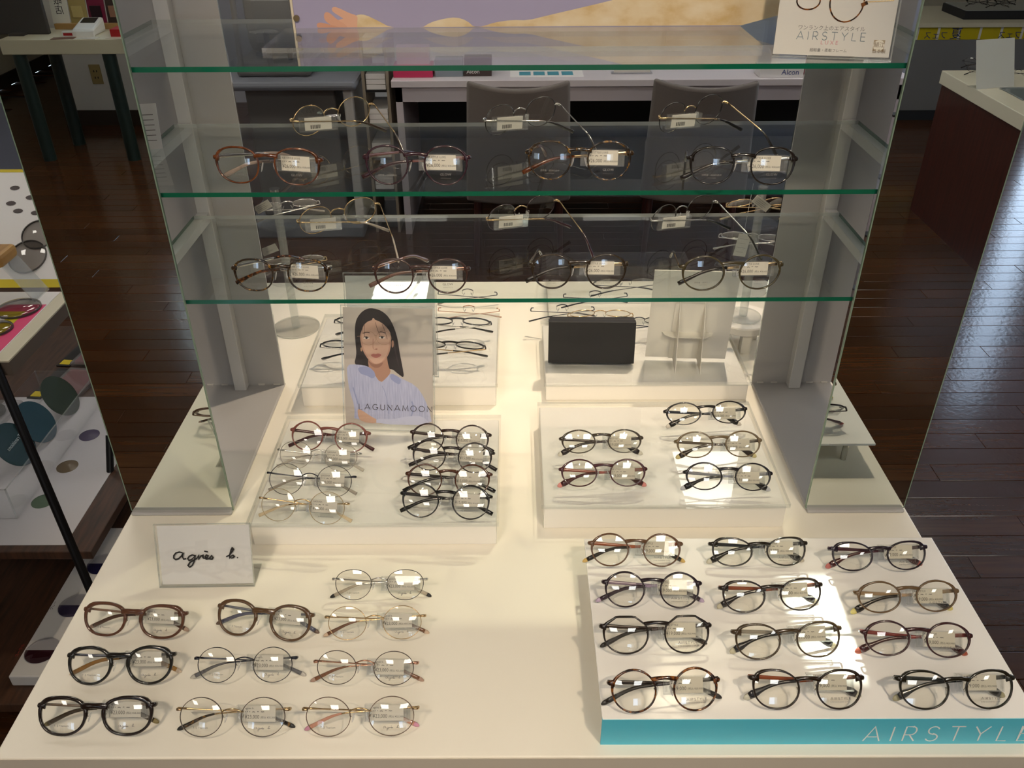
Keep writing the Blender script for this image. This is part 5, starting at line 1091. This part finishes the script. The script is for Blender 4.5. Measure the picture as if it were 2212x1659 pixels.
for k in range(2):
    l = empty('cloth_packet', ((-1.25, -1.245)[k], (1.00, 1.17)[k], ZM), ('red cloth packet with black header card, nearer one', 'red cloth packet with black header card, farther one')[k], 'packet', 'packets on the rack', 1.45)
    G().box(-0.075, 0.075, -0.06, 0.045, 0, 0.014, bev=0.005).build('bag', glassy('bag_film', (0.85, 0.85, 0.86), 0.14, rough=0.12, haze=0.12), l)
    G().box(-0.065, 0.065, -0.05, 0.035, 0.003, 0.0136, bev=0.003).build('cloth', pm('red_cloth', (132, 44, 50), 0.9, bump=0.5, bscale=150), l)
    G().box(-0.078, 0.078, 0.045, 0.085, 0.0, 0.004).build('header_card', BLACK, l); G().box(-0.07, -0.045, 0.05, 0.08, 0.004, 0.0044).build('yellow_mark', YE, l)
l = empty('cloth_packet', (-1.40, 0.84, ZM), 'shiny plastic packet of dark sunglass lenses on the rack', 'packet', 'packets on the rack', 1.5)
G().box(-0.07, 0.07, -0.06, 0.06, 0, 0.016, bev=0.006).build('bag', MATS['bag_film'], l); G().cyl((0.02, 0, 0.004), (0.02, 0, 0.012), 0.032, n=28).build('dark_lens', BLACK, l); G().cyl((-0.04, -0.02, 0.004), (-0.04, -0.02, 0.012), 0.028, n=28).build('dark_lens', BLACK, l)
# lowest shelf: white tray with half tinted lenses
A, B = atz(17, 1462, ZL + 0.03), atz(196, 1140, ZL + 0.03)
r = empty('lens_tray', (A.x + 0.15, (A.y + B.y) / 2, ZL), 'white tray of half tinted sample lenses on the lowest shelf', 'tray')
hl = (B.y - A.y) / 2
G().box(-0.15, 0.15, -hl, hl, 0, 0.03, bev=0.003).build('tray_body', pm('tray_grey_white', (196, 194, 192), 0.45), r)
for k, (px, tint, nm) in enumerate((((225, 1218), (44, 42, 78), 'blue'), ((165, 1308), (44, 34, 60), 'violet'), ((95, 1405), (58, 26, 34), 'wine'))):
    p = atz(px[0] - 4, px[1], ZL + 0.03); l = empty('sample_lens', (p.x, p.y, ZL + 0.03), f'half {nm} tinted sample lens in the white tray', 'lens', 'half tinted lenses in the tray')
    gg = G().lathe([(0.0001, 0.008), (0.02, 0.0065), (0.033, 0.003), (0.037, 0.0)], n=40); smooth_by_angle(gg.build('lens_dome', glassy('tray_lens', (0.75, 0.75, 0.78), 0.06), l), 1.2)
    h_ = [(0.0355 * math.cos(t), 0.0355 * math.sin(t)) for t in np.linspace(PI, 2 * PI, 20)]; G().poly(h_, 0.0003, 0.0012).build('tinted_half', pm('tint_%s' % nm, tint, 0.2), l)
    flat('printing', text2d(('ブルー', 'グレー', 'コーラル')[k], 0.009, 'CENTER'), (INK, INK, pm('red_print', (170, 50, 50), 0.6))[k], lambda x, y: (-0.046 - y, x, 0.0004), l)

# ================================================================== SEEN IN THE MIRRORS (behind the viewer)
def mir(x, y, z): p = atz(x, y, z); return Vector((p.x, -p.y, z))
GRL = pm('dark_green_steel', (24, 40, 38), 0.4)
TTY = -3.90
r = empty('magazine_table', (-2.3, TTY - 0.3, 0), 'cream table on thick dark green legs, seen in the left mirror', 'table')
G().box(-0.5, 0.6, -0.35, 0.0, 0.595, 0.672, bev=0.003).build('table_top', pm('cream_top', (206, 198, 176), 0.5), r)
for lx_, ly_ in ((-0.427, -0.035), (0.067, -0.035), (-0.386, -0.36 + 0.02), (0.5, -0.33)): smooth_by_angle(G().cyl((lx_, ly_, 0), (lx_, ly_, 0.595), 0.036, n=20).build('leg', GRL, r))
r.location.y = TTY
r2 = empty('table_screen', (-2.77, TTY - 0.18, 0.672), 'dark grey screen standing on the end of the cream table', 'panel'); G().box(-0.14, 0.18, 0.0, 0.03, 0, 0.5, bev=0.004).build('panel', pm('dark_grey_board', (62, 58, 58), 0.7), r2); G().box(-0.02, 0.06, -0.05, 0.08, 0, 0.012).build('foot', pm('dark_grey_board', (62, 58, 58), 0.7), r2)
bx = empty('wood_book_stand', (-2.2, TTY - 0.32, 0.672), 'low wooden stand holding magazines on the cream table', 'stand'); G().box(-0.42, 0.42, -0.03, 0.03, 0, 0.03, bev=0.003).build('trough', pm('tan_wood', (170, 134, 84), 0.5), bx)
cols_ = [((226, 222, 212), 'white magazine with black lettering'), ((170, 150, 96), 'olive cream magazine'), ((120, 26, 60), 'crimson magazine'), ((58, 44, 40), 'dark brown magazine'), ((60, 120, 130), 'teal magazine'), ((160, 60, 50), 'brick red magazine')]
for k, (c_, lb) in enumerate(cols_):
    xk = -2.585 + k * 0.105
    b_ = empty('magazine', (xk, TTY - 0.325, 0.702), lb + ' standing on the cream table in the mirror', 'magazine', 'magazines in the wooden stand'); gg = G().box(-0.048, 0.048, 0, 0.008, 0, 0.24); f20 = frame_fn(0); gg.v = [(x, y - 0.15 * z, z) for x, y, z in gg.v]; gg.build('cover', pm('mag_cover_%d' % k, c_, 0.4), b_)
    if k == 0: flat('lettering', text2d('眼\n店', 0.05, 'CENTER'), INK, lambda x, y: (-x, 0.0085 - 0.15 * (0.1 + y), 0.1 + y), b_)
    else: G().box(-0.03, 0.03, 0.002, 0.0095, 0.03, 0.09).build('printed_picture', pm('mag_pic_%d' % k, ((200, 180, 120), (40, 20, 30), (150, 110, 90), (200, 90, 80), (60, 60, 70))[k - 1], 0.5), b_)
b_ = empty('card_terminal', (-2.37, TTY - 0.17, 0.672), 'white card terminal on the cream table in the mirror', 'terminal')
gg = G().box(-0.06, 0.06, -0.08, 0.08, 0, 0.05, bev=0.01); gg.v = [(x, y, z * (1.5 - (y + 0.08) * 5)) for x, y, z in gg.v]; gg.build('body', PAPER, b_); gg = G().box(-0.04, 0.04, -0.06, 0.0, 0.0, 0.002); gg.v = [(x, y, z + 0.05 * (1.5 - (y + 0.08) * 5) + 0.001) for x, y, z in gg.v]; gg.build('screen', BLACK, b_)
b_ = empty('small_sign', (-2.39, TTY - 0.075, 0.672), 'white price strip in front of the card terminal', 'sign'); G().box(-0.085, 0.085, -0.01, 0.01, 0, 0.03).build('strip', PAPER, b_); G().box(-0.08, -0.03, 0.01, 0.0105, 0.008, 0.022).build('red_mark', pm('red_card', (176, 30, 36), 0.5), b_)
b_ = empty('red_box', (-2.12, TTY - 0.11, 0.672), 'red carton on the cream table in the mirror', 'box'); G().box(-0.09, 0.09, -0.05, 0.05, 0, 0.04, bev=0.002).build('body', MATS['red_card'], b_)
for k, (xk, c_, lb) in enumerate(((-2.46, (110, 76, 60), 'brown'), (-2.33, (206, 200, 192), 'white'), (-2.16, (200, 188, 170), 'cream'))):
    b_ = empty('leaflet', (xk, TTY - 0.035, 0.672), lb + ' leaflet lying at the edge of the cream table', 'leaflet', 'leaflets on the cream table', 0.2 * k - 0.1); G().box(-0.06, 0.06, -0.025, 0.03, 0, 0.002).build('sheet', pm('leaf_%d' % k, c_, 0.5), b_)
b_ = empty('power_outlet', (mir(162, 200, 0.3).x * 0.93, -4.66, 0.32), 'beige power outlet on the pale wall', 'outlet'); G().box(-0.035, 0.035, 0, 0.006, -0.06, 0.06, bev=0.002).build('plate', pm('beige_plate', (160, 138, 92), 0.5), b_)
for zz in (-0.02, 0.02): G().box(-0.012, -0.006, 0.006, 0.0066, zz - 0.006, zz + 0.006).box(0.006, 0.012, 0.006, 0.0066, zz - 0.006, zz + 0.006).build('socket', BLACK, b_)
b_.location.x = -2.67
# right mirror: counter with dark red side
WINE = ramp_mat('wine_wood_panel', [(0.3, (52, 20, 18)), (0.7, (74, 32, 26))], 6, 0.4, 5, (14, 14, 1), 0.2)
r = empty('counter', (2.4, -2.2, 0), 'counter with dark wine red panels and thick cream top, seen in the right mirror', 'counter')
G().box(-0.42, 0.6, -0.88, 0.9, 0.0, 0.61).build('panel_body', WINE, r); G().box(-0.43, 0.62, -0.895, 0.92, 0.61, 0.668, bev=0.003).build('counter_top', pm('cream_counter', (222, 214, 196), 0.4), r)
G().box(-0.41, 0.59, -0.87, 0.89, 0.0, 0.05).build('plinth', BLACK, r)
for k, (px, lb) in enumerate((((2110, 150), 'dark wire glasses'), ((2118, 165), 'brown wire glasses'), ((2195, 172), 'silver wire glasses'))):
    p = mir(px[0], px[1], 0.668); eyeglasses(None, None, 0.668, lb + ' on the wine red counter in the mirror', 'metal', 'oval', 0.019, (((50, 44, 40), (96, 72, 52), 'silver')[k], 'gun', (60, 50, 46)), lean=40, group='glasses on the wine red counter', pos=(p.x, p.y, 0), yaw=PI + 0.3, w=0.136, detail=False)
p = mir(2150, 190, 0.668); b_ = empty('counter_sign', (p.x, p.y, 0.668), 'blank white tilted card on the wine red counter', 'sign', None, PI - 0.25); ff = frame_fn(22); gg = G().box(-0.095, 0.095, 0, 0.002, 0, 0.2); gg.v = [ff(x, z, y) for x, y, z in gg.v]; gg.v = [(x, y, max(0, z)) for x, y, z in gg.v]; gg.build('card', PAPER, b_); G().box(-0.095, 0.095, 0, 0.06, 0, 0.002).build('foot', ACR, b_)
p = mir(2205, 205, 0.668); b_ = empty('counter_tray', (p.x + 0.08, p.y, 0.668), 'grey glass tray on the wine red counter', 'tray'); G().box(-0.12, 0.12, -0.09, 0.09, 0, 0.006, bev=0.002).build('plate', pm('grey_glass', (108, 116, 120), 0.15), b_); G().box(-0.125, 0.125, -0.095, -0.09, 0, 0.01).build('rim', GREYL, b_)
# grey cabinet with yellow banner
r = empty('grey_cabinet', (3.1, -4.66, 0), 'grey cabinet with cream top below a yellow banner, seen in the right mirror', 'cabinet')
G().box(-0.9, 0.95, -0.6, 0.0, 0.065, 0.572).build('body', pm('cabinet_grey', (128, 128, 136), 0.5), r)
G().box(-0.88, 0.93, -0.58, -0.004, 0, 0.065).build('plinth', pm('cabinet_plinth', (40, 44, 54), 0.6), r)
G().box(-0.91, 0.96, -0.62, 0.012, 0.572, 0.598, bev=0.002).build('cabinet_top', pm('cream_counter', (222, 214, 196), 0.4), r)
b_ = empty('banner', (3.1, -4.66, 0), 'yellow paper banner with navy lettering and white stripes along the grey cabinet', 'banner')
G().box(-0.9, 0.95, 0.0, 0.0015, 0.5, 0.572).build('strip', YE, b_)
for k in range(14): G().box(-0.86 + k * 0.13, -0.845 + k * 0.13, 0.0015, 0.002, 0.501, 0.571).build('white_stripe', PAPER, b_)
NVY = pm('navy_print', (34, 46, 110), 0.5)
for xk in (-0.40, 0.06, 0.52):
    flat('lettering', text2d('夏', 0.075, 'CENTER'), NVY, lambda x, y: (xk - x + 0.05, 0.0024, 0.508 + y), b_)
    flat('lettering', text2d('フェス', 0.05, 'CENTER'), NVY, lambda x, y: (xk - x - 0.075, 0.0024, 0.508 + y), b_)
b_ = empty('glasses_tray', (3.17, -4.92, 0.598), 'black tray with a glass top holding glasses on the grey cabinet', 'tray')
G().box(-0.35, 0.35, -0.17, 0.16, 0, 0.05, bev=0.004).build('base', pm('tray_black', (30, 30, 36), 0.5), b_); G().box(-0.34, 0.34, -0.16, 0.15, 0.05, 0.054).build('glass_top', pm('tray_glass', (170, 172, 172), 0.1), b_)
for k, (xx_, yy_, lb) in enumerate(((2.95, -4.9, 'black glasses'), (3.05, -4.83, 'dark brown glasses'), (3.13, -4.9, 'black round glasses'), (3.33, -4.87, 'silver glasses'))):
    eyeglasses(None, None, 0.652, lb + ' in the black tray, seen in the mirror', ('plastic', 'plastic', 'plastic', 'metal')[k], 'round', 0.02, (((22, 20, 20), (50, 36, 28), (24, 22, 24), 'silver')[k], ('gun', 'gun', 'gun', 'silver')[k], (24, 22, 22)), lean=45, group='glasses in the black tray', pos=(xx_, yy_, 0), yaw=PI + 0.2 * (k % 2), w=0.138, detail=False)
